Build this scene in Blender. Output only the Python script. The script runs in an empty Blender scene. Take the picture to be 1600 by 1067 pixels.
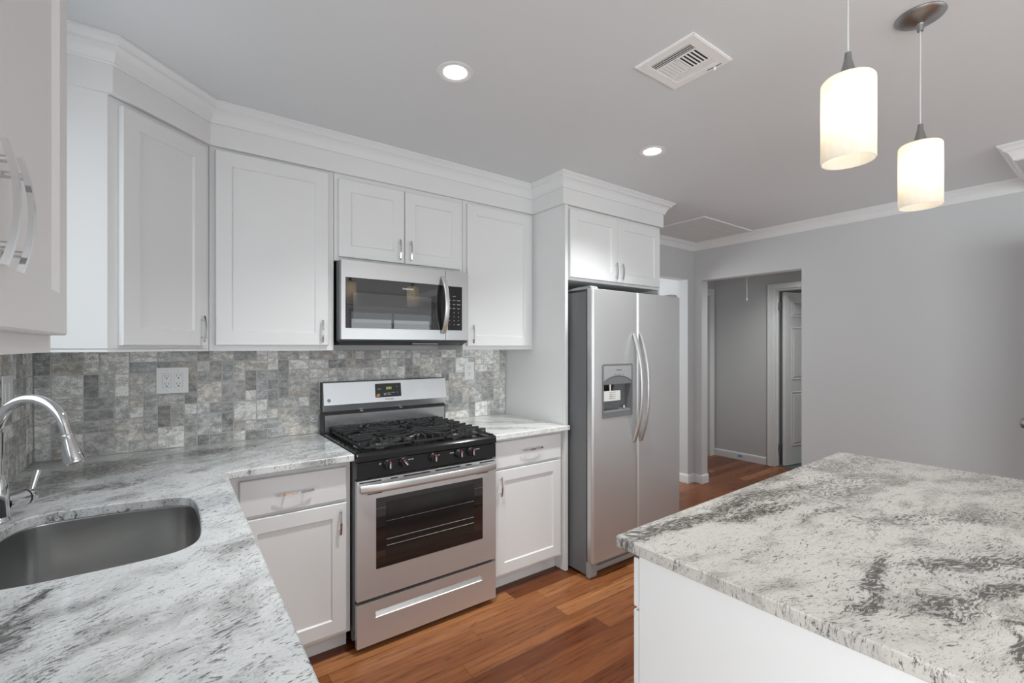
import bpy, bmesh, math, random
from mathutils import Vector, Matrix
random.seed(7)
S = bpy.context.scene
COL = S.collection
PI = math.pi

# ------------------------------------------------------------------ camera
FPX, U0, V0, YAW = 726.43, 799.25, 541.59, 0.63352
cam = bpy.data.cameras.new('camera')
camo = bpy.data.objects.new('camera', cam)
COL.objects.link(camo)
cam.sensor_fit = 'HORIZONTAL'
cam.sensor_width = 36.0
cam.lens = 36.0 * FPX / 1600.0
cam.shift_x = (800 - U0) / 1600.0
cam.shift_y = (V0 - 533.5) / 1600.0
cam.clip_start = 0.02
camo.location = (0.4739, -2.7796, 1.4031)
camo.rotation_euler = (PI / 2, 0, -YAW)
S.camera = camo

# ------------------------------------------------------------------ view / world / lights
S.view_settings.view_transform = 'Standard'
S.view_settings.look = 'None'
S.view_settings.gamma = 1.0
S.view_settings.use_curve_mapping = False
S.view_settings.exposure = 0.22
W = bpy.data.worlds.new('world'); S.world = W; W.use_nodes = True
W.node_tree.nodes['Background'].inputs[0].default_value = (0.80, 0.90, 1.0, 1)
W.node_tree.nodes['Background'].inputs[1].default_value = 1.0

CEIL = 2.475
def area(name, loc, rot, sx, sy, power, col=(1, 1, 1)):
    l = bpy.data.lights.new(name, 'AREA'); l.shape = 'RECTANGLE'
    l.size = sx; l.size_y = sy; l.energy = power; l.color = col
    o = bpy.data.objects.new(name, l); COL.objects.link(o)
    o.location = loc; o.rotation_euler = rot
    return o
DAY = (0.93, 0.985, 1.0)
# daylight through the rear windows (behind the camera) and the window over the sink, plus two added lamps
area('daylight_rear_window_1', (1.55, -6.30, 1.05), (PI / 2 - .02, 0, 0), 2.0, 2.0, 22, DAY)
area('daylight_rear_window_2', (3.75, -6.30, 1.05), (PI / 2 - .02, 0, 0), 1.6, 2.0, 18, DAY)
area('added_side_daylight', (-.22, -4.20, 1.05), (0, -PI / 2 - .05, 0), 2.0, 1.9, 80, DAY)  # invented, unseen glazed door; added to light the right wall
area('daylight_sink_window', (-0.16, -1.18, 1.66), (0, -PI / 2, 0), 1.0, 0.95, 4.3, DAY)
area('added_fill_room_behind', (3.8, 2.15, 1.5), (-PI / 2, 0, 0), 1.2, 1.2, 45, DAY)  # added fill lamp inside the room behind, which has no window

# ------------------------------------------------------------------ node helpers
def newmat(name):
    m = bpy.data.materials.new(name); m.use_nodes = True
    return m, m.node_tree, m.node_tree.nodes['Principled BSDF']
def N(nt, t, **kw):
    n = nt.nodes.new(t)
    for k, v in kw.items():
        if k.startswith('i_'):
            n.inputs[int(k[2:])].default_value = v
        else:
            setattr(n, k, v)
    return n
def L(nt, a, b): nt.links.new(a, b)
def mth(nt, op, a, b=None, c=None, clamp=False):
    n = nt.nodes.new('ShaderNodeMath'); n.operation = op; n.use_clamp = clamp
    for i, v in enumerate((a, b, c)):
        if v is None: continue
        if isinstance(v, (int, float)): n.inputs[i].default_value = v
        else: L(nt, v, n.inputs[i])
    return n.outputs[0]
def mixc(nt, f, a, b, mode='MIX'):
    n = nt.nodes.new('ShaderNodeMix'); n.data_type = 'RGBA'; n.blend_type = mode
    if isinstance(f, (int, float)): n.inputs[0].default_value = f
    else: L(nt, f, n.inputs[0])
    for i, v in ((6, a), (7, b)):
        if isinstance(v, tuple): n.inputs[i].default_value = v if len(v) == 4 else v + (1,)
        else: L(nt, v, n.inputs[i])
    return n.outputs[2]
def ramp(nt, f, stops):
    n = nt.nodes.new('ShaderNodeValToRGB'); e = n.color_ramp.elements
    while len(e) < len(stops): e.new(0.5)
    for el, (p, c) in zip(e, stops):
        el.position = p; el.color = c if len(c) == 4 else tuple(c) + (1,)
    L(nt, f, n.inputs[0]); return n.outputs[0]
def maprange(nt, v, a, b, c=0.0, d=1.0, smooth=True):
    n = nt.nodes.new('ShaderNodeMapRange'); n.clamp = True
    if smooth: n.interpolation_type = 'SMOOTHSTEP'
    L(nt, v, n.inputs[0])
    for i, x in zip((1, 2, 3, 4), (a, b, c, d)): n.inputs[i].default_value = x
    return n.outputs[0]
def noise(nt, vec, scale, detail=3, rough=0.5, dist=0.0):
    n = nt.nodes.new('ShaderNodeTexNoise')
    n.inputs['Scale'].default_value = scale; n.inputs['Detail'].default_value = detail
    n.inputs['Roughness'].default_value = rough; n.inputs['Distortion'].default_value = dist
    if vec is not None: L(nt, vec, n.inputs['Vector'])
    return n
def mapping(nt, vec, loc=(0, 0, 0), rot=(0, 0, 0), sc=(1, 1, 1), typ='POINT'):
    n = nt.nodes.new('ShaderNodeMapping'); n.vector_type = typ
    L(nt, vec, n.inputs[0]); n.inputs[1].default_value = loc; n.inputs[2].default_value = rot; n.inputs[3].default_value = sc
    return n.outputs[0]
def bump(nt, bsdf, h, strength=0.2, dist=0.002):
    b = nt.nodes.new('ShaderNodeBump'); b.inputs['Strength'].default_value = strength
    b.inputs['Distance'].default_value = dist; L(nt, h, b.inputs['Height'])
    L(nt, b.outputs[0], bsdf.inputs['Normal'])
def objco(nt): return nt.nodes.new('ShaderNodeTexCoord').outputs['Object']

def paint(name, col, rough=0.5, bmp=0.0, scale=250, var=0.0):
    m, nt, b = newmat(name)
    b.inputs['Base Color'].default_value = col + (1,); b.inputs['Roughness'].default_value = rough
    n = noise(nt, objco(nt), scale, 2)
    if bmp: bump(nt, b, n.outputs[0], bmp, 0.001)
    if var:
        n2 = noise(nt, objco(nt), 2.0, 2)
        c = mixc(nt, n2.outputs[0], tuple(x * (1 - var) for x in col), tuple(x * (1 + var) for x in col))
        L(nt, c, b.inputs['Base Color'])
    return m
def metal(name, col, rough=0.3, brush=None, rvar=0.06, met=1.0):
    m, nt, b = newmat(name)
    b.inputs['Base Color'].default_value = col + (1,); b.inputs['Metallic'].default_value = met
    b.inputs['Roughness'].default_value = rough
    if brush:
        v = mapping(nt, objco(nt), sc=brush)
        n = noise(nt, v, 6, 4, 0.7)
        r = maprange(nt, n.outputs[0], 0.3, 0.7, rough - rvar * .5, rough + rvar * .5)
        L(nt, r, b.inputs['Roughness'])
        bump(nt, b, n.outputs[0], 0.012, 0.0002)
        c = mixc(nt, n.outputs[0], tuple(x * .98 for x in col), tuple(min(1, x * 1.02) for x in col))
        L(nt, c, b.inputs['Base Color'])
    return m
def emit(name, col, s):
    m, nt, b = newmat(name)
    b.inputs['Base Color'].default_value = col + (1,)
    b.inputs['Emission Color'].default_value = col + (1,); b.inputs['Emission Strength'].default_value = s
    return m

M = {}
M['cab'] = paint('cabinet_white_paint', (0.765, 0.767, 0.765), 0.38, 0.03, 180)
M['wall'] = paint('wall_grey_paint', (0.585, 0.59, 0.595), 0.7, 0.10, 320, 0.01)
M['hallwall'] = paint('hall_grey_paint', (0.56, 0.565, 0.57), 0.7, 0.10, 320, 0.01)
M['ceil'] = paint('ceiling_paint', (0.71, 0.735, 0.75), 0.8, 0.06, 250, 0.01)
M['trim'] = paint('trim_white_paint', (0.775, 0.785, 0.79), 0.35)
M['plastic_white'] = paint('white_plastic', (0.90, 0.90, 0.89), 0.3)
M['plastic_black'] = paint('black_plastic', (0.012, 0.012, 0.013), 0.35)
M['plastic_grey'] = paint('grey_plastic', (0.16, 0.165, 0.17), 0.4)
M['plastic_lgrey'] = paint('light_grey_plastic', (0.33, 0.34, 0.35), 0.4)
M['black_gloss'] = paint('black_gloss_enamel', (0.010, 0.010, 0.011), 0.12)
M['slot'] = paint('dark_slot', (0.02, 0.02, 0.02), 0.6)
M['iron'] = paint('cast_iron', (0.020, 0.020, 0.021), 0.40, 0.3, 500)
M['steel'] = metal('brushed_stainless', (0.70, 0.715, 0.73), 0.36, (1.0, 150, 150), met=.74)
M['steel_v'] = metal('brushed_stainless_fridge', (0.64, 0.64, 0.64), 0.38, (150, 150, 1.5), met=.75)
M['steel_mw'] = metal('microwave_stainless', (0.56, 0.56, 0.56), 0.31, (1.0, 150, 150), .015, met=.9)
M['steel_dark'] = metal('dark_stainless', (0.40, 0.40, 0.40), 0.24, (1.0, 90, 90), met=1.0)
M['steel_h'] = metal('stainless_handle', (0.66, 0.66, 0.655), 0.32, (40, 40, 40), met=.8)
M['sink'] = metal('sink_steel', (0.58, 0.58, 0.575), 0.25, (2, 2, 170), 0.04)
M['chrome'] = metal('polished_chrome', (0.66, 0.66, 0.67), 0.05)
M['nickel'] = metal('brushed_nickel', (0.36, 0.36, 0.36), 0.36, (30, 30, 30))
M['body_grey'] = paint('fridge_side_grey', (0.15, 0.155, 0.16), 0.38)
M['white_ink_glow'] = emit('white_ink_glow', (0.75, 0.75, 0.75), 0.05)  # print given a faint glow of its own, though no lamp
M['dark_ink'] = paint('dark_ink', (0.05, 0.05, 0.05), 0.5)
M['red_ink'] = paint('red_ink', (0.75, 0.04, 0.03), 0.5)
M['yellow'] = paint('yellow_sticker', (0.80, 0.72, 0.05), 0.5)
M['orange'] = paint('orange_sticker', (0.75, 0.36, 0.15), 0.5)
M['green_led'] = emit('green_led', (0.45, 0.75, 0.15), 0.9)
M['paper'] = paint('paper_tag', (0.72, 0.72, 0.70), 0.6)
M['aluminum'] = metal('burner_aluminum', (0.55, 0.54, 0.52), 0.35)
M['blue_tape'] = paint('blue_tape', (0.25, 0.36, 0.62), 0.6)
M['bath_floor'] = paint('grey_vinyl_floor', (0.10, 0.11, 0.12), 0.4)
M['lamp'] = emit('downlight_lens_glow', (1.0, 0.96, 0.90), 14.0)
M['bulb'] = emit('bulb_glow', (1.0, 0.86, 0.66), 6.0)

# clear cord
m, nt, b = newmat('clear_cord'); b.inputs['Base Color'].default_value = (.62, .62, .62, 1); b.inputs['Roughness'].default_value = .2
M['cord'] = m

# oven / microwave glass: dark gloss
m, nt, b = newmat('dark_glass'); b.inputs['Base Color'].default_value = (.012, .012, .013, 1); b.inputs['Roughness'].default_value = .006
b.inputs['IOR'].default_value = 1.85
M['dark_glass'] = m
m, nt, b = newmat('smoked_glass'); b.inputs['Base Color'].default_value = (.30, .30, .30, 1); b.inputs['Roughness'].default_value = .03
b.inputs['Transmission Weight'].default_value = 1.0; b.inputs['IOR'].default_value = 1.45
M['smoked'] = m
m, nt, b = newmat('mesh_screen_glass'); b.inputs['Roughness'].default_value = .012; b.inputs['IOR'].default_value = 1.85
v = objco(nt)
n = nt.nodes.new('ShaderNodeTexVoronoi'); n.inputs['Scale'].default_value = 420; L(nt, v, n.inputs['Vector'])
c = mixc(nt, maprange(nt, n.outputs[0], .25, .5), (.050, .050, .050), (.072, .072, .072))
L(nt, c, b.inputs['Base Color']); M['screen'] = m
M['oven_inner'] = paint('oven_inner_glass', (.018, .018, .018), .06)
m, nt, b = newmat('window_glass'); out = nt.nodes['Material Output']; nt.nodes.remove(b)
tr = nt.nodes.new('ShaderNodeBsdfTransparent'); gs = nt.nodes.new('ShaderNodeBsdfGlossy'); gs.inputs['Roughness'].default_value = 0.02
fz = nt.nodes.new('ShaderNodeFresnel'); fz.inputs[0].default_value = 1.45
ge = nt.nodes.new('ShaderNodeNewGeometry'); ff = mth(nt, 'MULTIPLY', fz.outputs[0], mth(nt, 'SUBTRACT', 1.0, ge.outputs['Backfacing']))
ms = nt.nodes.new('ShaderNodeMixShader'); L(nt, ff, ms.inputs[0]); L(nt, tr.outputs[0], ms.inputs[1]); L(nt, gs.outputs[0], ms.inputs[2]); L(nt, ms.outputs[0], out.inputs[0])
M['pane'] = m

# frosted pendant glass
m, nt, b = newmat('frosted_scavo_glass')
co = objco(nt)
n1 = noise(nt, mapping(nt, co, sc=(1, 1, .35)), 90, 3, .6)
n2 = noise(nt, mapping(nt, co, sc=(1, 1, .5)), 14, 2, .5)
col = mixc(nt, maprange(nt, n1.outputs[0], .35, .7), (.93, .905, .85), (.96, .945, .91))
out = nt.nodes['Material Output']; nt.nodes.remove(b)
d = nt.nodes.new('ShaderNodeBsdfDiffuse'); t = nt.nodes.new('ShaderNodeBsdfTranslucent'); gl = nt.nodes.new('ShaderNodeBsdfGlossy')
gl.inputs['Roughness'].default_value = .35
L(nt, col, d.inputs[0]); L(nt, col, t.inputs[0])
mx = nt.nodes.new('ShaderNodeMixShader'); mx.inputs[0].default_value = .62; L(nt, d.outputs[0], mx.inputs[1]); L(nt, t.outputs[0], mx.inputs[2])
mx2 = nt.nodes.new('ShaderNodeMixShader'); mx2.inputs[0].default_value = .04; L(nt, mx.outputs[0], mx2.inputs[1]); L(nt, gl.outputs[0], mx2.inputs[2])
L(nt, mx2.outputs[0], out.inputs[0])
M['shade'] = m

# strand-bamboo floor, boards along x
m, nt, b = newmat('bamboo_floor')
co = objco(nt)
sx = nt.nodes.new('ShaderNodeSeparateXYZ'); L(nt, co, sx.inputs[0])
PW = 0.0975
row = mth(nt, 'FLOOR', mth(nt, 'DIVIDE', mth(nt, 'ADD', sx.outputs[1], 10 + 0.646 - 0.0975 * 0 + 0.0045), PW))
wn = N(nt, 'ShaderNodeTexWhiteNoise', noise_dimensions='1D'); L(nt, row, wn.inputs['W'])
xs = mth(nt, 'DIVIDE', mth(nt, 'ADD', sx.outputs[0], mth(nt, 'MULTIPLY', wn.outputs[0], 1.83)), 1.15)
pi_ = mth(nt, 'FLOOR', xs)
cmb = nt.nodes.new('ShaderNodeCombineXYZ'); L(nt, row, cmb.inputs[0]); L(nt, pi_, cmb.inputs[1])
wn2 = N(nt, 'ShaderNodeTexWhiteNoise', noise_dimensions='3D'); L(nt, cmb.outputs[0], wn2.inputs['Vector'])
sp = nt.nodes.new('ShaderNodeSeparateColor'); L(nt, wn2.outputs[1], sp.inputs[0])
# grain offset per plank
off = nt.nodes.new('ShaderNodeVectorMath'); off.operation = 'MULTIPLY_ADD'
L(nt, wn2.outputs[1], off.inputs[0]); off.inputs[1].default_value = (7, 7, 7); L(nt, co, off.inputs[2])
g1 = noise(nt, mapping(nt, off.outputs[0], sc=(1.6, 30, 1)), 2.2, 6, .65, .25)
g2 = noise(nt, mapping(nt, off.outputs[0], sc=(9, 160, 1)), 2.0, 3, .7)
g3 = noise(nt, mapping(nt, off.outputs[0], sc=(3, 12, 1)), 3.0, 3, .6, .6)
base = ramp(nt, sp.outputs[0], [(0, (.130, .038, .013)), (.3, (.200, .067, .023)), (.65, (.265, .097, .035)), (1, (.40, .172, .070))])
grain = ramp(nt, g1.outputs[0], [(.22, (.30, .22, .20)), (.42, (.78, .74, .72)), (.58, (1.02, 1.0, 1.0)), (.8, (1.5, 1.55, 1.6))])
c = mixc(nt, 1.0, base, grain, 'MULTIPLY')
c = mixc(nt, maprange(nt, g2.outputs[0], .60, .78, 0, .55), c, (.060, .020, .010))
c = mixc(nt, maprange(nt, g3.outputs[0], .62, .74, 0, .55), c, (.070, .022, .010))
fy = mth(nt, 'FRACT', mth(nt, 'DIVIDE', mth(nt, 'ADD', sx.outputs[1], 10.6505), PW))
ey = mth(nt, 'MINIMUM', fy, mth(nt, 'SUBTRACT', 1.0, fy))
fx = mth(nt, 'FRACT', xs); ex = mth(nt, 'MULTIPLY', mth(nt, 'MINIMUM', fx, mth(nt, 'SUBTRACT', 1.0, fx)), 11)
e = maprange(nt, mth(nt, 'MINIMUM', ey, ex), .004, .02, 0.0, 1.0)
c = mixc(nt, e, mixc(nt, .55, c, (.03, .010, .006)), c)
L(nt, c, b.inputs['Base Color']); b.inputs['Roughness'].default_value = .30
b.inputs['Specular IOR Level'].default_value = .26
L(nt, maprange(nt, g1.outputs[0], .3, .7, .26, .36), b.inputs['Roughness'])
bump(nt, b, mth(nt, 'ADD', mth(nt, 'MULTIPLY', e, 1.0), mth(nt, 'MULTIPLY', g1.outputs[0], .12)), .25, .001)
M['floor'] = m

def granite(name, flow, light, mid, dark, blobs, stretch=4.0, streak=0.56, warp=.10, fine=30, seed=0.0, shift=0.14, blue=.35, thread_band=.85, thread_bg=.6):
    """flow: streak direction (rad); blobs: mineral bands (cx,cy,ang,rx,ry,strength) in the slab's own coordinates"""
    m, nt, b = newmat(name)
    co0 = objco(nt)
    co = mapping(nt, co0, loc=(seed, seed * .7, 0))
    w = noise(nt, co, 3.2, 3, .55)
    w2 = noise(nt, co, 13, 3, .55)
    def warped(src, amt, wn_):
        a = nt.nodes.new('ShaderNodeVectorMath'); a.operation = 'SUBTRACT'; L(nt, wn_.outputs[1], a.inputs[0]); a.inputs[1].default_value = (.5, .5, .5)
        s = nt.nodes.new('ShaderNodeVectorMath'); s.operation = 'MULTIPLY_ADD'; L(nt, a.outputs[0], s.inputs[0]); s.inputs[1].default_value = (amt, amt, amt); L(nt, src, s.inputs[2])
        return s.outputs[0]
    p = warped(warped(co, warp * 2.2, w), .035, w2)
    pr = mapping(nt, p, rot=(0, 0, -flow), sc=(1, 1, 1))
    ps = mapping(nt, pr, sc=(1, stretch, 1))
    nf = noise(nt, ps, fine, 5, .66)
    nf2 = noise(nt, mapping(nt, pr, sc=(1, stretch * .55, 1)), fine * 2.4, 4, .62)
    nm = noise(nt, mapping(nt, pr, sc=(1, stretch * .6, 1)), 5.0, 5, .6)
    nl = noise(nt, mapping(nt, pr, sc=(1, stretch * .45, 1)), 2.1, 3, .55)
    pb = warped(warped(co0, .16, w), .05, w2)
    tot = None
    for (cx, cy, ang, rx, ry, st) in blobs:
        q = mapping(nt, pb, loc=(cx, cy, 0), rot=(0, 0, ang), sc=(rx, ry, 10), typ='TEXTURE')
        ln = nt.nodes.new('ShaderNodeVectorMath'); ln.operation = 'LENGTH'; L(nt, q, ln.inputs[0])
        v = maprange(nt, ln.outputs['Value'], .35, 1.25, st, 0)
        tot = v if tot is None else mth(nt, 'MAXIMUM', tot, v)
    if tot is None: tot = mth(nt, 'MULTIPLY', nl.outputs[0], 0.0)
    cloud = maprange(nt, mth(nt, 'ADD', nm.outputs[0], mth(nt, 'MULTIPLY', tot, .14)), .46, .72)
    c = mixc(nt, cloud, light, mid)
    bl = maprange(nt, nl.outputs[0], .50, .68, 0, blue)
    c = mixc(nt, bl, c, (mid[0] * .95, mid[1] * 1.0, mid[2] * 1.07))
    s1 = mth(nt, 'ADD', nf.outputs[0], mth(nt, 'MULTIPLY', tot, shift))
    s1 = mth(nt, 'ADD', s1, mth(nt, 'MULTIPLY', mth(nt, 'SUBTRACT', nl.outputs[0], .5), .22))
    m1 = maprange(nt, s1, streak, streak + .11, 0, .85)
    c = mixc(nt, m1, c, dark)
    s2 = mth(nt, 'ADD', nf2.outputs[0], mth(nt, 'MULTIPLY', mth(nt, 'SUBTRACT', nm.outputs[0], .5), .25))
    s2 = mth(nt, 'ADD', s2, mth(nt, 'MULTIPLY', tot, .05))
    m2 = maprange(nt, s2, streak + .065, streak + .12, 0, .8)
    c = mixc(nt, m2, c, tuple(x * .55 for x in dark))
    # fine flowing mineral threads
    nr = noise(nt, mapping(nt, pr, sc=(1, stretch * 1.5, 1)), fine * .62, 4, .58)
    rd = mth(nt, 'ABSOLUTE', mth(nt, 'SUBTRACT', nr.outputs[0], .5))
    thr = maprange(nt, rd, .006, .030, 1, 0)
    nq = noise(nt, mapping(nt, pr, sc=(1, stretch * .8, 1)), 9.0, 3, .6)
    tm = mth(nt, 'ADD', mth(nt, 'MULTIPLY', tot, thread_band), maprange(nt, nq.outputs[0], .50, .66, 0, thread_bg), clamp=True)
    c = mixc(nt, mth(nt, 'MULTIPLY', thr, tm), c, tuple(x * .9 for x in dark))
    # grain
    ng = noise(nt, mapping(nt, pr, sc=(1, 2.0, 1)), 150, 2, .6)
    c = mixc(nt, maprange(nt, ng.outputs[0], .58, .70, 0, .40), c, tuple(x * 2.0 for x in dark))
    hl = maprange(nt, nf.outputs[0], .30, .42, .45, 0)
    c = mixc(nt, hl, c, tuple(min(1, x * 1.22) for x in light))
    L(nt, c, b.inputs['Base Color']); b.inputs['Roughness'].default_value = .14
    b.inputs['Specular IOR Level'].default_value = .45
    bump(nt, b, nf2.outputs[0], .02, .0005)
    return m

m, nt, b = newmat('travertine_mosaic')
at = nt.nodes.new('ShaderNodeAttribute'); at.attribute_name = 'tone'
co = objco(nt)
asep = nt.nodes.new('ShaderNodeSeparateColor'); L(nt, at.outputs['Color'], asep.inputs[0])
offv = nt.nodes.new('ShaderNodeVectorMath'); offv.operation = 'MULTIPLY_ADD'
L(nt, at.outputs['Color'], offv.inputs[0]); offv.inputs[1].default_value = (23, 31, 17); L(nt, co, offv.inputs[2])
n1 = noise(nt, mapping(nt, offv.outputs[0], sc=(1, 1, 1.5)), 26, 8, .78, .25)
n2 = noise(nt, offv.outputs[0], 300, 3, .65)
n3 = noise(nt, mapping(nt, offv.outputs[0], sc=(1, 1, 1.6)), 16, 5, .65, .5)
tone = ramp(nt, asep.outputs[0], [(0, (.27, .268, .262)), (.25, (.47, .467, .455)), (.5, (.63, .622, .60)), (.75, (.78, .77, .75)), (1, (.92, .91, .88))])
warm = mixc(nt, maprange(nt, asep.outputs[1], .68, 1.0, 0, .55), tone, (.74, .66, .58))
cool = mixc(nt, maprange(nt, asep.outputs[2], .78, .98, 0, .35), warm, (.56, .60, .63))
c = mixc(nt, maprange(nt, n1.outputs[0], .38, .64, 0, 1), mixc(nt, 1.0, cool, (.74, .74, .73), 'MULTIPLY'), mixc(nt, 1.0, cool, (1.45, 1.45, 1.44), 'MULTIPLY'))
c = mixc(nt, maprange(nt, n3.outputs[0], .56, .66, 0, .40), c, (.80, .79, .77))
pit = mth(nt, 'MULTIPLY', maprange(nt, n2.outputs[0], .54, .60), maprange(nt, mth(nt, 'ADD', n3.outputs[0], mth(nt, 'MULTIPLY', asep.outputs[1], .12)), .48, .60))
c = mixc(nt, mth(nt, 'MULTIPLY', pit, .55), c, (.085, .085, .085))
L(nt, c, b.inputs['Base Color']); b.inputs['Roughness'].default_value = .75
bump(nt, b, mth(nt, 'SUBTRACT', n1.outputs[0], pit), .4, .0015)
M['tile'] = m
M['grout'] = paint('grout_grey', (.58, .57, .55), .85, .3, 400)

# ------------------------------------------------------------------ mesh helpers
def chain(o):
    m = Matrix.Identity(4)
    while o is not None:
        m = o.matrix_basis @ m; o = o.parent
    return m
def tag(o, label=None, cat=None, group=None, kind=None):
    if label: o['label'] = label
    if cat: o['category'] = cat
    if group: o['group'] = group
    if kind: o['kind'] = kind
    return o
def thing(name, loc, label, cat, rot=0.0, group=None):
    o = bpy.data.objects.new(name, None); COL.objects.link(o); o.empty_display_size = .05
    o.location = loc; o.rotation_euler = (0, 0, rot)
    return tag(o, label, cat, group)

class MB:
    def __init__(s): s.bm = bmesh.new()
    def _add(s, t, mtx=None):
        if mtx is not None: bmesh.ops.transform(t, matrix=mtx, verts=t.verts)
        me = bpy.data.meshes.new('_t'); t.to_mesh(me); t.free(); s.bm.from_mesh(me); bpy.data.meshes.remove(me)
    def box(s, x0, x1, y0, y1, z0, z1, bev=0.0, seg=2, mtx=None):
        t = bmesh.new(); bmesh.ops.create_cube(t, size=1)
        x0, x1 = min(x0, x1), max(x0, x1); y0, y1 = min(y0, y1), max(y0, y1); z0, z1 = min(z0, z1), max(z0, z1)
        for v in t.verts:
            v.co = Vector((x0 if v.co.x < 0 else x1, y0 if v.co.y < 0 else y1, z0 if v.co.z < 0 else z1))
        if bev > 0:
            bmesh.ops.bevel(t, geom=list(t.edges), offset=min(bev, .45 * min(x1 - x0, y1 - y0, z1 - z0)), segments=seg, affect='EDGES', profile=.5)
        s._add(t, mtx); return s
    def quad(s, *p):
        t = bmesh.new(); t.faces.new([t.verts.new(q) for q in p]); s._add(t); return s
    def prism(s, pts, z0, z1, axis='z', bev=0.0, mtx=None, seg=2):
        """pts: 2-D outline; axis z -> (x,y); x -> (y,z); y -> (x,z)"""
        t = bmesh.new()
        def P(a, b_, c): return {'z': (a, b_, c), 'x': (c, a, b_), 'y': (a, c, b_)}[axis]
        lo = [t.verts.new(P(a, b_, z0)) for a, b_ in pts]; hi = [t.verts.new(P(a, b_, z1)) for a, b_ in pts]
        t.faces.new(lo); t.faces.new(hi[::-1])
        n = len(pts)
        for i in range(n): t.faces.new((lo[i], hi[i], hi[(i + 1) % n], lo[(i + 1) % n]))
        bmesh.ops.recalc_face_normals(t, faces=t.faces)
        if bev > 0:
            ed = [e for e in t.edges if abs(e.calc_face_angle(0)) > .6]
            bmesh.ops.bevel(t, geom=ed, offset=bev, segments=seg, affect='EDGES', profile=.5)
        s._add(t, mtx); return s
    def tube(s, pts, r, seg=16, caps=True, flat=None, up=None):
        """r: number or list; flat=(a,b): elliptical/rect half sizes, oriented with 'up' as the b axis"""
        t = bmesh.new(); pts = [Vector(p) for p in pts]; n = len(pts); rings = []
        nrm = None
        for i, p in enumerate(pts):
            d = (pts[min(i + 1, n - 1)] - pts[max(i - 1, 0)]).normalized()
            if up is not None:
                a = d.cross(Vector(up)).normalized(); c = a.cross(d).normalized()
            else:
                if nrm is None:
                    nrm = Vector((0, 0, 1)) if abs(d.z) < .9 else Vector((1, 0, 0))
                a = (nrm - d * nrm.dot(d)).normalized(); nrm = a; c = d.cross(a)
            rr = r[i] if isinstance(r, (list, tuple)) else r
            ring = []
            if flat:
                fa, fb = flat; k = rr
                if seg == 4: cs = [(1, 1), (-1, 1), (-1, -1), (1, -1)]
                else: cs = [(math.copysign(abs(math.cos(q)) ** .6, math.cos(q)), math.copysign(abs(math.sin(q)) ** .6, math.sin(q))) for q in [2 * PI * j / seg for j in range(seg)]]
                for u, v in cs: ring.append(t.verts.new(p + a * (u * fa * k) + c * (v * fb * k)))
            else:
                for j in range(seg):
                    q = 2 * PI * j / seg; ring.append(t.verts.new(p + a * (math.cos(q) * rr) + c * (math.sin(q) * rr)))
            rings.append(ring)
        for A, B in zip(rings, rings[1:]):
            for j in range(seg if not (flat and seg == 4) else 4):
                k = (j + 1) % len(A); t.faces.new((A[j], A[k], B[k], B[j]))
        if caps: t.faces.new(rings[0][::-1]); t.faces.new(rings[-1])
        bmesh.ops.recalc_face_normals(t, faces=t.faces)
        s._add(t); return s
    def lathe(s, prof, c=(0, 0, 0), seg=32, mtx=None, close=False):
        """prof: (r,z) list"""
        t = bmesh.new(); rings = []
        for r, z in prof:
            if r < 1e-6: rings.append([t.verts.new((0, 0, z))])
            else: rings.append([t.verts.new((r * math.cos(2 * PI * j / seg), r * math.sin(2 * PI * j / seg), z)) for j in range(seg)])
        pr = list(zip(rings, rings[1:]))
        if close: pr.append((rings[-1], rings[0]))
        for A, B in pr:
            for j in range(seg):
                k = (j + 1) % seg
                if len(A) == 1 and len(B) == 1: continue
                if len(A) == 1: t.faces.new((A[0], B[k], B[j]))
                elif len(B) == 1: t.faces.new((A[j], A[k], B[0]))
                else: t.faces.new((A[j], A[k], B[k], B[j]))
        bmesh.ops.recalc_face_normals(t, faces=t.faces)
        mm = Matrix.Translation(Vector(c))
        s._add(t, mm @ mtx if mtx is not None else mm); return s
    def sweep(s, path, prof, closed=False):
        """path: (x,y) list, prof: (out, z); 'out' is to the RIGHT of travel"""
        t = bmesh.new(); n = len(path); P = [Vector((p[0], p[1])) for p in path]; rings = []
        for i in range(n):
            a = (P[i] - P[i - 1]).normalized() if i > 0 else None
            b_ = (P[i + 1] - P[i]).normalized() if i < n - 1 else None
            na = Vector((a.y, -a.x)) if a else None; nb = Vector((b_.y, -b_.x)) if b_ else None
            if na is None: o = nb
            elif nb is None: o = na
            else:
                o = (na + nb).normalized(); o = o / max(.2, o.dot(na))
            rings.append([t.verts.new((P[i].x + o.x * d, P[i].y + o.y * d, z)) for d, z in prof])
        k = len(prof)
        for A, B in zip(rings, rings[1:]):
            for j in range(k): t.faces.new((A[j], A[(j + 1) % k], B[(j + 1) % k], B[j]))
        t.faces.new(rings[0]); t.faces.new(rings[-1][::-1])
        bmesh.ops.recalc_face_normals(t, faces=t.faces)
        s._add(t); return s
    def raw(s, verts, faces, mtx=None):
        t = bmesh.new(); vs = [t.verts.new(v) for v in verts]
        for f in faces: t.faces.new([vs[i] for i in f])
        bmesh.ops.recalc_face_normals(t, faces=t.faces)
        s._add(t, mtx); return s
    def build(s, name, mat, parent=None, label=None, cat=None, group=None, kind=None, mtx=None, smooth=32, pivot=None):
        """geometry is given in world coordinates (or through mtx); it is stored relative to the parent"""
        bm = s.bm
        if mtx is not None: bmesh.ops.transform(bm, matrix=mtx, verts=bm.verts)
        if parent is not None: bmesh.ops.transform(bm, matrix=chain(parent).inverted(), verts=bm.verts)
        elif pivot is not None: bmesh.ops.translate(bm, vec=-Vector(pivot), verts=bm.verts)
        for f in bm.faces: f.smooth = True
        lim = math.radians(smooth)
        for e in bm.edges:
            if len(e.link_faces) == 2: e.smooth = e.calc_face_angle(0) < lim
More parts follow.
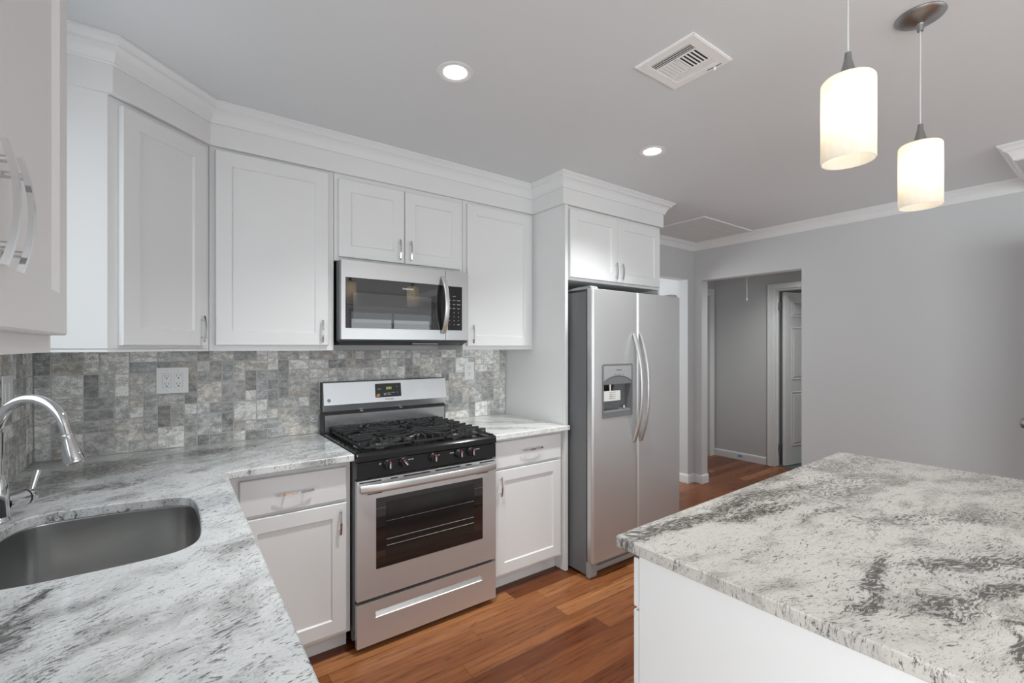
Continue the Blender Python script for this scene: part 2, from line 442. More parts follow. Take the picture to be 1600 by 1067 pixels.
        me = bpy.data.meshes.new(name); bm.to_mesh(me); bm.free()
        me.materials.append(mat)
        o = bpy.data.objects.new(name, me); COL.objects.link(o)
        w_ = o.modifiers.new('weighted_normal', 'WEIGHTED_NORMAL'); w_.keep_sharp = True; w_.weight = 90
        if parent is not None: o.parent = parent
        elif pivot is not None: o.location = pivot
        return tag(o, label, cat, group, kind)

def text(name, body, mat, parent, loc, u, n, size, depth=.0004, align='CENTER', sx=1.0, bold=0.0):
    """lettering; u = reading direction, n = outward normal (unit vectors, world)"""
    cu = bpy.data.curves.new(name, 'FONT'); cu.body = body; cu.size = size; cu.extrude = depth; cu.offset = bold
    cu.align_x = align; cu.align_y = 'CENTER'
    o = bpy.data.objects.new(name + '_tmp', cu); COL.objects.link(o)
    dg = bpy.context.evaluated_depsgraph_get(); dg.update()
    me = bpy.data.meshes.new_from_object(o.evaluated_get(dg))
    bpy.data.objects.remove(o); bpy.data.curves.remove(cu)
    u = Vector(u).normalized(); n = Vector(n).normalized(); v = n.cross(u)
    mm = Matrix((( u.x, v.x, n.x, loc[0]), (u.y, v.y, n.y, loc[1]), (u.z, v.z, n.z, loc[2]), (0, 0, 0, 1))) @ Matrix.Diagonal((sx, 1, 1, 1))
    if parent is not None: mm = chain(parent).inverted() @ mm
    me.transform(mm); me.name = name; me.materials.clear(); me.materials.append(mat)
    r = bpy.data.objects.new(name, me); COL.objects.link(r); r.parent = parent
    return r

def frame_mtx(origin, u, n):
    """local (a along u, b outward along n, c up) -> world"""
    u = Vector(u).normalized(); n = Vector(n).normalized(); z = Vector((0, 0, 1))
    return Matrix(((u.x, n.x, z.x, origin[0]), (u.y, n.y, z.y, origin[1]), (u.z, n.z, z.z, origin[2]), (0, 0, 0, 1)))

def shaker(parent, name, origin, u, n, w, h, th=.02, fr=.062, rec=.008, mat=None, flat=False):
    """recessed-panel door: origin = lower corner on the box face, u along width, n outward"""
    mb = MB(); c = .0025
    vs = []; fs = []
    def ring(i0, i1, j0, j1, b_):
        k = len(vs); vs.extend([(i0, b_, j0), (i1, b_, j0), (i1, b_, j1), (i0, b_, j1)]); return k
    A = ring(0, w, 0, h, 0.0); B = ring(0, w, 0, h, th - c); Cc = ring(c, w - c, c, h - c, th)
    rings = [A, B, Cc]
    if not flat:
        D = ring(fr, w - fr, fr, h - fr, th); E_ = ring(fr + .005, w - fr - .005, fr + .005, h - fr - .005, th - rec); rings += [D, E_]
    for a, b_ in zip(rings, rings[1:]):
        for j in range(4): fs.append((a + j, a + (j + 1) % 4, b_ + (j + 1) % 4, b_ + j))
    fs.append(tuple(rings[-1] + j for j in range(4))); fs.append(tuple(A + j for j in range(4)))
    mb.raw(vs, fs)
    return mb.build(name, mat or M['cab'], parent, mtx=frame_mtx(origin, u, n), smooth=20)

def pull(parent, center, along, n, ln=.111, name='handle'):
    """chrome arched bar pull on the door face; center = point on the face"""
    al = Vector(along).normalized(); n = Vector(n).normalized(); c = Vector(center)
    mb = MB(); pts = []
    for i in range(15):
        t = -1 + 2 * i / 14
        pts.append(c + al * (t * ln / 2) + n * (.0238 - .0085 * t * t))
    mb.tube(pts, 1.0, seg=4, flat=(.0043, .0022), up=n)
    for sgn in (-1, 1):
        q = c + al * (sgn * .038); mb.tube([q, q + n * .0205], .0036, seg=10)
    return mb.build(name, M['chrome'], parent, smooth=40)

X3, Y3, Z3 = Vector((1, 0, 0)), Vector((0, 1, 0)), Vector((0, 0, 1))
YN = Vector((0, -1, 0))

# ================================================================== SETTING
XR, REAR = 4.863, -6.1
HX = 6.18
struct = dict(kind='structure')
MB().box(-.4, 7.6, -6.6, 2.6, -.05, 0).build('floor', M['floor'], **struct)
MB().box(6.205, 7.6, -1.4, 0.9, .0005, .004).build('floor', M['bath_floor'], **struct)
# ceiling with the attic-hatch opening left closed by its panel
MB().box(-.4, 7.6, -6.6, 2.6, CEIL, CEIL + .05).build('ceiling', M['ceil'], **struct)
# left wall with the window over the sink, plus an invented side-light opening
mb = MB(); wy0, wy1, wz0, wz1 = -1.66, -.70, 1.22, 2.20
mb.box(-.12, 0, -6.2, -5.20, 0, CEIL).box(-.12, 0, -3.20, wy0, 0, CEIL).box(-.12, 0, -5.20, -3.20, 2.10, CEIL).box(-.12, 0, wy1, .11, 0, CEIL).box(-.12, 0, wy0, wy1, 0, wz0).box(-.12, 0, wy0, wy1, wz1, CEIL)
mb.build('wall_left', M['wall'], **struct)
# back wall with the wide opening beside the refrigerator
mb = MB(); ox0, ox1, oz = 3.62, 4.763, 2.093
mb.box(-.12, ox0, 0, .103, 0, CEIL).box(ox0, ox1, 0, .103, oz, CEIL).box(ox1, XR + .106, 0, .103, 0, CEIL)
mb.build('wall_back', M['wall'], **struct)
# right wall with hall opening
mb = MB(); hy0, hy1, hz = -1.029, -.095, 2.079
mb.box(XR, XR + .106, REAR, hy0, 0, CEIL).box(XR, XR + .106, hy0, hy1, hz, CEIL).box(XR, XR + .106, hy1, 0, 0, CEIL)
mb.build('wall_right', M['wall'], **struct)
# rear wall, two windows
mb = MB()
rw = [(.55, 2.55), (2.95, 4.55)]
mb.box(-.12, XR + .106, REAR - .12, REAR, 0, .04).box(-.12, XR + .106, REAR - .12, REAR, 2.20, CEIL)
for a, b_ in ((-.12, .55), (2.55, 2.95), (4.55, XR + .106)): mb.box(a, b_, REAR - .12, REAR, .04, 2.20)
mb.build('wall_rear', M['wall'], **struct)
# hall
mb = MB()
mb.box(HX, HX + .105, -.20, .64, 0, CEIL).box(HX, HX + .105, -1.02, -.20, 2.075, CEIL).box(HX, HX + .105, -1.4, -1.02, 0, CEIL)
mb.build('wall_hall', M['hallwall'], **struct)
mb = MB(); mb.box(4.97, 5.28, .535, .64, 0, CEIL).box(5.28, 6.07, .535, .64, 2.06, CEIL).box(6.07, HX, .535, .64, 0, CEIL)
mb.build('wall_hall_end', M['hallwall'], **struct)
MB().box(4.97, HX, -1.5, -1.4, 0, CEIL).build('wall_hall_near', M['hallwall'], **struct)
MB().box(HX + .105, 7.6, .64, .74, 0, CEIL).box(7.5, 7.6, -1.4, .64, 0, CEIL).box(HX + .105, 7.6, -1.5, -1.4, 0, CEIL).build('wall_bathroom', M['hallwall'], **struct)
# room behind
MB().box(2.3, 5.2, 2.3, 2.4, 0, CEIL).box(2.2, 2.3, .103, 2.4, 0, CEIL).box(4.863, 4.969, .1035, 2.3, 0, CEIL).build('wall_room_behind', M['wall'], **struct)

# windows
def window(name, ax, fixed, a0, a1, z0, z1, inward, mull=1):
    mb = MB(); t = .05
    def bx(m_, p0, p1, q0, q1, d0, d1, bev=.003):
        if ax == 'y': m_.box(p0, p1, fixed + d0, fixed + d1, q0, q1, bev)
        else: m_.box(fixed + d0, fixed + d1, p0, p1, q0, q1, bev)
    for (p0, p1, q0, q1) in ((a0, a0 + t, z0, z1), (a1 - t, a1, z0, z1), (a0 + t, a1 - t, z0, z0 + t), (a0 + t, a1 - t, z1 - t, z1), (a0 + t, a1 - t, (z0 + z1) / 2 - .02, (z0 + z1) / 2 + .02)):
        bx(mb, p0, p1, q0, q1, -.07, -.02)
    for k in range(mull):
        c = a0 + (a1 - a0) * (k + 1) / (mull + 1); bx(mb, c - .02, c + .02, z0 + t, z1 - t, -.068, -.022)
    f = mb.build(name, M['trim'], kind='structure')
    mg = MB(); bx(mg, a0 + t, a1 - t, z0 + t, z1 - t, -.046, -.043, 0)
    mg.build('pane', M['pane'], f)
    mc = MB(); g = .07
    for (p0, p1, q0, q1) in ((a0 - g, a0, z0 - g, z1 + g), (a1, a1 + g, z0 - g, z1 + g), (a0, a1, z1, z1 + g), (a0, a1, z0 - g, z0)):
        if q1 > .02: bx(mc, p0, p1, max(q0, .001), q1, .0005, .018)
    mc.build('casing', M['trim'], f)
    return f
def window_rear():
    for i, (a, b_) in enumerate(rw):
        # outside is -y: mirror the frame offsets by building at the outer plane
        window('window_%d' % (i + 1), 'y', REAR, a, b_, .04, 2.20, 1, 1)
window_rear()
window('window_4', 'x', 0.0, -5.20, -3.20, .001, 2.10, 1, 1)  # invented glazed door out of view, lets the added side light in
window('window_3', 'x', 0.0, wy0 + .0, wy1, wz0, wz1, 1, 0)

# crown moulding profile
CP = [(0, -.083), (.007, -.083), (.010, -.079), (.010, -.073), (.014, -.066), (.021, -.050), (.030, -.038), (.040, -.031), (.044, -.030), (.044, -.024),
      (.048, -.020), (.056, -.013), (.060, -.010), (.064, -.008), (.064, 0), (0, 0)]
def crown(path, name, **k):
    return MB().sweep(path, [(d, CEIL + z - .0005) for d, z in CP]).build(name, M['trim'], kind='structure', smooth=28, **k)
# along the cabinets: travels with the room on the right-hand side
FC = [(.0005, -2.585), (.340, -2.585), (.340, -1.722), (.0005, -1.722), (.0005, -.628), (.312, -.628), (.617, -.338), (2.441, -.338), (2.441, -.645), (3.455, -.645), (3.455, -.0005), (XR - .0005, -.0005), (XR - .0005, REAR)]
# soffit at the right, y below -2.36, x beyond 4.10
SX, SY = 4.095, -2.375
FC = FC[:-1] + [(XR - .0005, SY + .0005)]
crown(FC, 'trim_1')
MB().box(SX + .0, XR - .001, REAR + .001, SY, CEIL - .086, CEIL - .0005).build('trim_2', M['wall'], kind='structure')
crown([(XR - .0005, SY + .0005), (SX - .0005, SY + .0005), (SX - .0005, REAR)], 'trim_3')

# frieze board above the cabinets
FP = [(-.018, 2.295), (-.002, 2.295), (0, 2.297), (0, 2.3915), (-.018, 2.3915)]
f1 = MB().sweep([(.0015, -.628), (.312, -.628), (.617, -.338), (2.441, -.338), (2.441, -.645), (3.455, -.645), (3.455, -.002)], FP).build('trim_4', M['cab'], kind='structure')
MB().sweep([(.0015, -2.585), (.340, -2.585), (.340, -1.722), (.0015, -1.722)], FP).build('trim_5', M['cab'], kind='structure')

# baseboards
BP = [(0, 0.0005), (.014, .0005), (.014, .066), (.011, .080), (.006, .088), (0, .090)]
def basebd(name, path):
    MB().sweep(path, BP).build(name, M['trim'], kind='structure', smooth=20)
basebd('baseboard_right_stub', [(ox1 - .0005, .1035), (ox1 - .0005, -.0005), (XR - .0005, -.0005), (XR - .0005, hy1 - .0005), (XR + .1065, hy1 - .0005)])
basebd('baseboard_right', [(XR + .1065, hy0 + .0005), (XR - .0005, hy0 + .0005), (XR - .0005, REAR)])
basebd('baseboard_hall', [(6.168, .5345), (HX - .0005, .5345), (HX - .0005, -.125)])
basebd('baseboard_hall_end', [(4.97, .5345), (5.2, .5345)])
MB().box(HX - .0165, HX - .015, .16, .215, .035, .062).build('tape_scrap', M['blue_tape'], label='scrap of blue painter tape on the hall baseboard', cat='tape')

# hall door casing on the far wall and the open six-panel door
def casing(mb, ax, fixed, a0, a1, z1, w=.06, t=.016, sgn=-1):
    def bx(p0, p1, q0, q1):
        for k, (d, e_) in enumerate(((0, t), (.012, t + .004))):
            if k == 1:
                if p1 - p0 < q1 - q0: pp0, pp1, qq0, qq1 = p0 + (0 if p0 < a0 else w - .022), p1 - (w - .022 if p0 < a0 else 0), q0, q1
                else: pp0, pp1, qq0, qq1 = p0, p1, q1 - .022, q1
            else: pp0, pp1, qq0, qq1 = p0, p1, q0, q1
            lo, hi = sorted((fixed, fixed + sgn * e_))
            if ax == 'x': mb.box(lo, hi, pp0, pp1, qq0, qq1, .003)
            else: mb.box(pp0, pp1, lo, hi, qq0, qq1, .003)
    bx(a0 - w, a0, .0, z1 + w); bx(a1, a1 + w, .0, z1 + w); bx(a0, a1, z1, z1 + w)
dr = thing('door_1', (HX + .05, -.6, 0), None, None); del_ = None
dr['kind'] = 'structure'
mb = MB(); casing(mb, 'x', HX - .0005, -1.02, -.20, 2.075)
mb.build('casing', M['trim'], dr)
mb = MB(); mb.box(HX, HX + .105, -.2005, -.222, 0, 2.075, .001).box(HX, HX + .105, -1.0195, -1.0, 0, 2.075, .001).box(HX, HX + .105, -1.0, -.222, 2.056, 2.0745, .001)
mb.box(HX + .04, HX + .052, -.222, -.234, 0, 2.056, .001)
mb.build('jamb', M['trim'], dr)
# leaf swung open into the room beyond: hinge near (HX+.085,-.232)
ang = math.radians(-11)
LM = Matrix.Translation((HX + .092, -.262, 0.012)) @ Matrix.Rotation(ang, 4, 'Z')
mb = MB(); LW, LH = .76, 2.03
mb.box(0, LW, -.035, 0, 0, LH, .002)
pan = []
for (z0, z1) in ((.22, .86), (1.00, 1.62), (1.74, 1.92)):
    for (a, b_) in ((.115, .345), (.415, .645)):
        pan.append((a, b_, z0, z1))
        for (p0, p1, q0, q1) in ((a, b_, z0, z0 + .014), (a, b_, z1 - .014, z1), (a, a + .014, z0, z1), (b_ - .014, b_, z0, z1)):
            mb.box(p0, p1, -.040, -.034, q0, q1, .0025)
        mb.box(a + .035, b_ - .035, -.0405, -.034, z0 + .035, z1 - .035, .004)
leaf = mb.build('door_leaf', M['trim'], dr, mtx=LM)
for hz_ in (1.875, .21):
    mb = MB(); mb.tube([(HX + .088, -.236, hz_ - .045), (HX + .088, -.236, hz_ + .045)], .0075, 10)
    mb.box(HX + .060, HX + .090, -.2345, -.2325, hz_ - .045, hz_ + .045)
    mb.box(HX + .088, HX + .118, -.250, -.2475, hz_ - .045, hz_ + .045)
    mb.build('hinge', M['nickel'], dr)
# closed door at the end of the hall
d2 = thing('door_2', (5.67, .59, 0), None, None); d2['kind'] = 'structure'
mb = MB(); casing(mb, 'y', .5345, 5.28, 6.07, 2.06, w=.085); mb.build('casing', M['trim'], d2)
mb = MB(); mb.box(5.285, 6.065, .56, .595, .01, 2.055, .002)
for (z0, z1) in ((.22, .86), (1.00, 1.62), (1.74, 1.92)):
    for (a, b_) in ((5.40, 5.63), (5.72, 5.95)):
        for (p0, p1, q0, q1) in ((a, b_, z0, z0 + .014), (a, b_, z1 - .014, z1), (a, a + .014, z0, z1), (b_ - .014, b_, z0, z1)):
            mb.box(p0, p1, .554, .561, q0, q1, .0025)
mb.build('door_leaf', M['trim'], d2)

# door standing open at the right edge, only its knob in the frame
d3 = thing('door_3', (4.46, -2.49, 0), None, None); d3['kind'] = 'structure'
MB().box(4.045, 4.84, -2.490, -2.455, .012, 2.04, .002).build('door_leaf', M['trim'], d3)
mb = MB(); KX, KZ = 4.105, 1.00
RX = Matrix.Rotation(-PI / 2, 4, 'X')
mb.lathe([(0, 0), (.030, 0), (.030, .004), (.012, .008), (.010, .022), (.016, .030), (.026, .040), (.0285, .050), (.026, .060), (.014, .067), (0, .068)], (KX, -2.455, KZ), 28, RX)
mb.build('door_knob', M['nickel'], d3)

# ================================================================== BACKSPLASH
def tiles(name, nx, nz, pitch, mtx, seed, label, thick=.008):
    rnd = random.Random(seed)
    occ = [[False] * nz for _ in range(nx)]; rects = []
    for j in range(nz):
        for i in range(nx):
            if occ[i][j]: continue
            opts = [(1, 1)] * 5 + [(2, 1)] * 4 + [(1, 2)] * 4 + [(2, 2)] * 3
            rnd.shuffle(opts)
            for (w, h) in opts:
                if i + w <= nx and j + h <= nz and all(not occ[a][b] for a in range(i, i + w) for b in range(j, j + h)):
                    for a in range(i, i + w):
                        for b in range(j, j + h): occ[a][b] = True
                    rects.append((i, j, w, h)); break
    bm = bmesh.new(); lay = bm.loops.layers.float_color.new('tone')
    g = .0018; c = .0022
    for (i, j, w, h) in rects:
        x0, x1, z0, z1 = i * pitch + g, (i + w) * pitch - g, j * pitch + g, (j + h) * pitch - g
        jj = lambda: rnd.uniform(-.0007, .0007)
        d = thick + rnd.uniform(-.0008, .0008)
        k = [(x0 + jj(), z0 + jj()), (x1 + jj(), z0 + jj()), (x1 + jj(), z1 + jj()), (x0 + jj(), z1 + jj())]
        cx, cz = (x0 + x1) / 2, (z0 + z1) / 2
        ins = [(a + math.copysign(c, cx - a), b + math.copysign(c, cz - b)) for a, b in k]
        A = [bm.verts.new((a, 0, b)) for a, b in k]; B = [bm.verts.new((a, d - c * .8, b)) for a, b in k]; C = [bm.verts.new((a, d, b)) for a, b in ins]
        fs = [bm.faces.new(C)]
        for P_, Q in ((A, B), (B, C)):
            for q in range(4): fs.append(bm.faces.new((P_[q], P_[(q + 1) % 4], Q[(q + 1) % 4], Q[q])))
        t = rnd.random(); tone = (min(1, max(0, (t ** 1.5) * .80 + .02 + rnd.random() * .22)), rnd.random(), rnd.random(), 1)
        for f in fs:
            for l in f.loops: l[lay] = tone
    bmesh.ops.recalc_face_normals(bm, faces=bm.faces)
    bmesh.ops.transform(bm, matrix=mtx, verts=bm.verts)
    me = bpy.data.meshes.new(name); bm.to_mesh(me); bm.free(); me.materials.append(M['tile'])
    root = bpy.data.objects.new(name, me); COL.objects.link(root); tag(root, label, 'backsplash')
    # grout bed
    t = MB(); t.box(0, nx * pitch, 0, thick - .0016, 0, nz * pitch)
    t.build('grout_bed', M['grout'], root, mtx=mtx)
    return root
P_ = .0515
tiles('tile_backsplash', 47, 9, 2.450 / 47 * 1.0, frame_mtx((.0095, -.0005, .9147), X3, YN), 11,
      'grey tumbled stone mosaic backsplash on the back wall behind the range') if False else None
bx = MB()
bs = tiles('tile_backsplash', 47, 9, .0520, frame_mtx((.0098, -.0005, .9148), X3, YN), 11,
           'grey tumbled stone mosaic backsplash running along the back wall behind the range')
bl = tiles('tile_backsplash', 12, 9, .0520, frame_mtx((.0005, -.634, .9148), Y3, X3), 5,
           'grey stone mosaic backsplash on the left wall beside the sink corner')

# ================================================================== UPPER CABINETS
ZB, ZT = 1.384, 2.2985
YF = -.318
def upper_box(root, x0, x1, z0, z1, yf=YF, yb=-.001):
    mb = MB()
    # carcass sides, top, bottom (recessed), back and face frame
    mb.box(x0 + .0006, x0 + .016, yf + .018, yb, z0, z1).box(x1 - .016, x1 - .0006, yf + .018, yb, z0, z1)
    mb.box(x0 + .016, x1 - .016, yf + .018, yb, z0 + .010, z0 + .024).box(x0 + .016, x1 - .016, yf + .018, yb, z1 - .016, z1)
    mb.box(x0 + .016, x1 - .016, yb - .006, yb, z0 + .024, z1 - .016)
    s = .036
    mb.box(x0 + .0006, x0 + s, yf, yf + .018, z0, z1, .0008).box(x1 - s, x1 - .0006, yf, yf + .018, z0, z1, .0008)
    mb.box(x0 + s, x1 - s, yf, yf + .018, z0, z0 + s).box(x0 + s, x1 - s, yf, yf + .018, z1 - s, z1)
    return mb.build('carcass', M['cab'], root)

# narrow note: doors sit 1 mm proud of the face frame
def sdoor(root, x0, x1, z0, z1, y=YF, handle=None, name='door', **k):
    d = shaker(root, name, (x0, y - .001, z0), X3, YN, x1 - x0, z1 - z0, **k)
    if handle: pull(d, (handle[0], y - .021, handle[1]), Z3 if len(handle) < 3 else X3, YN)
    return d

c1 = thing('wall_cabinet', (.88, -.16, ZB), 'white wall cabinet with one wide door, between the angled corner cabinet and the microwave', 'cabinet')
upper_box(c1, .613, 1.1505, ZB, ZT); sdoor(c1, .637, 1.120, 1.410, 2.281, handle=(1.088, 1.480))
c2 = thing('wall_cabinet', (1.53, -.16, 1.845), 'short white two-door wall cabinet directly above the microwave', 'cabinet')
upper_box(c2, 1.1515, 1.911, 1.846, ZT)
sdoor(c2, 1.171, 1.527, 1.866, 2.268, handle=(1.497, 1.937)); sdoor(c2, 1.531, 1.888, 1.866, 2.268, handle=(1.561, 1.937))
c3 = thing('wall_cabinet', (2.18, -.16, ZB), 'narrow tall white wall cabinet between the microwave and the refrigerator panel', 'cabinet')
upper_box(c3, 1.912, 2.4585, ZB, ZT); sdoor(c3, 1.936, 2.430, 1.408, 2.277, handle=(1.968, 1.480))

# diagonal corner cabinet
cc = thing('corner_wall_cabinet', (.25, -.25, ZB), 'white diagonal corner wall cabinet with a single angled door above the sink corner', 'cabinet')
pa, pb = Vector((.2955, -.6105)), Vector((.612, -.3175))
out = [(.001, -.001), (.001, -.6105), (pa.x, pa.y), (pb.x, pb.y), (.612, -.001)]
mb = MB(); mb.prism(out, ZB + .010, ZT - .001)
# lip around the bottom
mb.box(.001, pa.x, -.6105, -.5945, ZB, ZB + .012).box(.596, .612, -.3100, -.001, ZB, ZB + .012)
ud = Vector((pb.x - pa.x, pb.y - pa.y, 0)); DL = ud.length; ud.normalize(); nd = Vector((ud.y, -ud.x, 0))
mb.box(0, DL, -.018, 0, ZB, ZB + .012, 0, mtx=frame_mtx((pa.x, pa.y, 0), ud, nd))
mb.build('carcass', M['cab'], cc, smooth=15)
dw = .364; o0 = pa + Vector((ud.x, ud.y)) * ((DL - dw) / 2 + .004)
dd = shaker(cc, 'door', (o0.x + nd.x * .001, o0.y + nd.y * .001, 1.408), ud, nd, dw, 2.272 - 1.408)
hp = Vector((o0.x, o0.y, 0)) + ud * (dw - .030) + nd * .021; hp.z = 1.480
pull(dd, hp, Z3, nd)
# left-wall cabinet, two doors facing +x
cl = thing('wall_cabinet', (.16, -2.15, ZB + .01), 'white two-door wall cabinet on the left wall nearest the camera', 'cabinet')
ly0, ly1, lx = -2.565, -1.742, .3195
zb = 1.394
mb = MB()
mb.box(.001, lx - .018, ly0, ly0 + .016, zb, ZT).box(.001, lx - .018, ly1 - .016, ly1, zb, ZT)
mb.box(.001, lx - .018, ly0 + .016, ly1 - .016, zb + .010, zb + .024).box(.001, lx - .018, ly0 + .016, ly1 - .016, ZT - .016, ZT)
mb.box(.001, .007, ly0 + .016, ly1 - .016, zb + .024, ZT - .016)
s = .036
mb.box(lx - .018, lx, ly0, ly0 + s, zb, ZT).box(lx - .018, lx, ly1 - s, ly1, zb, ZT).box(lx - .018, lx, ly0 + s, ly1 - s, zb, zb + s).box(lx - .018, lx, ly0 + s, ly1 - s, ZT - s, ZT)
mb.build('carcass', M['cab'], cl)
mid_ = (ly0 + ly1) / 2
da = shaker(cl, 'door', (lx + .001, mid_ + .0015, 1.421), Y3, X3, ly1 - .012 - mid_ - .0015, 2.277 - 1.421)
pull(da, (lx + .021, mid_ + .024, 1.531), Z3, X3)
db = shaker(cl, 'door', (lx + .001, ly0 + .012, 1.421), Y3, X3, mid_ - .0015 - ly0 - .012, 2.277 - 1.421)
pull(db, (lx + .021, mid_ - .030, 1.531), Z3, X3)

# ================================================================== REFRIGERATOR SURROUND
pp = thing('cabinet_gable', (2.472, -.31, 0), 'tall white side panel between the right countertop and the refrigerator', 'panel')
mb = MB(); mb.prism([(-.0015, .003), (-.6235, .003), (-.6235, 2.2945), (-.0015, 2.2945)], 2.4595, 2.4845, axis='x')
mb.build('panel_board', M['cab'], pp, smooth=15)
MB().box(2.4600, 2.4850, -.6400, -.6240, .003, 2.2945, .001).build('edge_stile', M['cab'], pp)
cf = thing('refrigerator_cabinet', (2.96, -.31, 1.82), 'white two-door cabinet set deep above the refrigerator', 'cabinet')
mb = MB(); fy = -.6235; cz = 1.826
mb.box(2.4852, 2.50, fy + .018, -.001, cz, ZT - .004).box(3.415, 3.4355, fy + .018, -.001, cz, ZT - .004)
mb.box(2.50, 3.415, fy + .018, -.001, cz, cz + .016).box(2.50, 3.415, fy + .018, -.001, ZT - .020, ZT - .004)
mb.box(2.50, 3.415, -.007, -.001, cz + .016, ZT - .020)
mb.box(2.4862, 2.522, fy, fy + .018, cz, ZT - .004).box(3.40, 3.4355, fy, fy + .018, cz, ZT - .004).box(2.522, 3.40, fy, fy + .018, cz, cz + .036).box(2.522, 3.40, fy, fy + .018, ZT - .04, ZT - .004)
mb.build('carcass', M['cab'], cf)
for (a, b_, hx) in ((2.503, 2.9505, 2.921), (2.9535, 3.413, 2.983)):
    sdoor(cf, a, b_, 1.843, 2.272, y=fy, handle=(hx, 1.917))
rp = thing('cabinet_gable', (3.427, -.31, 0), 'tall white end panel on the far right side of the refrigerator', 'panel')
MB().box(3.416, 3.4355, -.6225, -.0015, .003, 1.825, .001).build('panel_board', M['cab'], rp)

# ================================================================== BASE CABINETS
ZC0, ZC1 = .884, .914
YB = -.604
def base_box(root, x0, x1, toe=True, yf=YB):
    mb = MB()
    mb.box(x0 + .0006, x0 + .017, yf + .018, -.003, .09, ZC0 - .001).box(x1 - .017, x1 - .0006, yf + .018, -.003, .09, ZC0 - .001)
    mb.box(x0 + .017, x1 - .017, yf + .018, -.003, .09, .107).box(x0 + .017, x1 - .017, -.010, -.003, .107, ZC0 - .001)
    s = .036
    mb.box(x0 + .0006, x0 + s, yf, yf + .018, .09, ZC0 - .001, .0008).box(x1 - s, x1 - .0006, yf, yf + .018, .09, ZC0 - .001, .0008)
    mb.box(x0 + s, x1 - s, yf, yf + .018, .09, .125).box(x0 + s, x1 - s, yf, yf + .018, ZC0 - .037, ZC0 - .001).box(x0 + s, x1 - s, yf, yf + .018, .69, .72)
    r = mb.build('carcass', M['cab'], root)
    MB().box(x0 + .001, x1 - .001, yf + .058, yf + .072, .0005, .0895).build('toe_kick', M['cab'], root)
    return r
b1 = thing('base_cabinet', (.92, -.3, 0), 'white base cabinet with drawer and door to the left of the range', 'cabinet')
base_box(b1, .652, 1.1455); MB().box(.6885, .735, YB - .0006, YB + .017, .1255, .8465).build('filler_stile', M['cab'], b1)
d_ = shaker(b1, 'drawer_front', (.700, YB - .001, .709), X3, YN, 1.123 - .700, .147, flat=True); pull(d_, (.905, YB - .021, .782), X3, YN, .150)
sdoor(b1, .700, 1.123, .110, .694, y=YB, handle=(1.093, .612))
b2 = thing('base_cabinet', (2.18, -.3, 0), 'white base cabinet with drawer and door between the range and the refrigerator', 'cabinet')
base_box(b2, 1.9205, 2.4585)
d_ = shaker(b2, 'drawer_front', (1.945, YB - .001, .716), X3, YN, 2.440 - 1.945, .147, flat=True); pull(d_, (2.205, YB - .021, .800), X3, YN, .150)
sdoor(b2, 1.945, 2.440, .110, .701, y=YB, handle=(1.977, .615))
# sink run along the left wall, doors facing +x
b3 = thing('sink_base_cabinet', (.3, -1.5, 0), 'white sink base cabinet run under the left countertop', 'cabinet')
lxf = .604
mb = MB()
mb.box(.003, lxf - .018, -2.548, -2.532, .09, ZC0 - .001).box(.003, lxf - .018, -.622, -.606, .09, ZC0 - .001).box(.003, lxf - .018, -2.532, -.622, .09, .107)
mb.box(lxf - .018, lxf, -2.548, -.606, .09, .125).box(lxf - .018, lxf, -2.548, -.606, .855, ZC0 - .001)
for yy in (-2.548, -2.02, -1.50, -.90, -.646): mb.box(lxf - .018, lxf, yy, yy + .040, .125, .855)
mb.box(lxf - .010, lxf + .002, -.882, -.628, .1255, .8545, .001)
mb.build('carcass', M['cab'], b3)
MB().box(lxf - .072, lxf - .058, -2.547, -.607, .0005, .0895).build('toe_kick', M['cab'], b3)
for (a, b_) in ((-2.530, -2.005), (-1.990, -1.485), (-1.470, -.885)):
    d_ = shaker(b3, 'door', (lxf + .001, a, .110), Y3, X3, b_ - a, .584); pull(d_, (lxf + .021, b_ - .03, .61), Z3, X3)
    d_ = shaker(b3, 'drawer_front', (lxf + .001, a, .709), Y3, X3, b_ - a, .147, flat=True); pull(d_, (lxf + .021, (a + b_) / 2, .782), Y3, X3, .15)
# corner filler carcass
MB().box(.003, .650, -.604, -.003, .09, ZC0 - .001).box(.6045, .6505, -.6055, -.604, .09, ZC0 - .001).build('corner_base_cabinet', M['cab'], label='blind corner base cabinet under the countertop corner left of the range', cat='cabinet')

# ================================================================== COUNTERTOPS
def rounded(poly, r, seg=6):
    """round the corners of a polygon (list of (x,y)); r list per corner"""
    out = []; n = len(poly)
    for i in range(n):
        p = Vector(poly[i]); a = Vector(poly[i - 1]); b_ = Vector(poly[(i + 1) % n]); rr = r[i] if isinstance(r, (list, tuple)) else r
        if rr <= 0: out.append(tuple(p)); continue
        u = (a - p).normalized(); v = (b_ - p).normalized(); th = u.angle(v); d = rr / math.tan(th / 2)
        c = p + (u + v).normalized() * (rr / math.sin(th / 2)); s0 = p + u * d; s1 = p + v * d
        a0 = math.atan2(s0.y - c.y, s0.x - c.x); a1 = math.atan2(s1.y - c.y, s1.x - c.x); da_ = (a1 - a0 + PI) % (2 * PI) - PI
        for k in range(seg + 1): q = a0 + da_ * k / seg; out.append((c.x + rr * math.cos(q), c.y + rr * math.sin(q)))
    return out
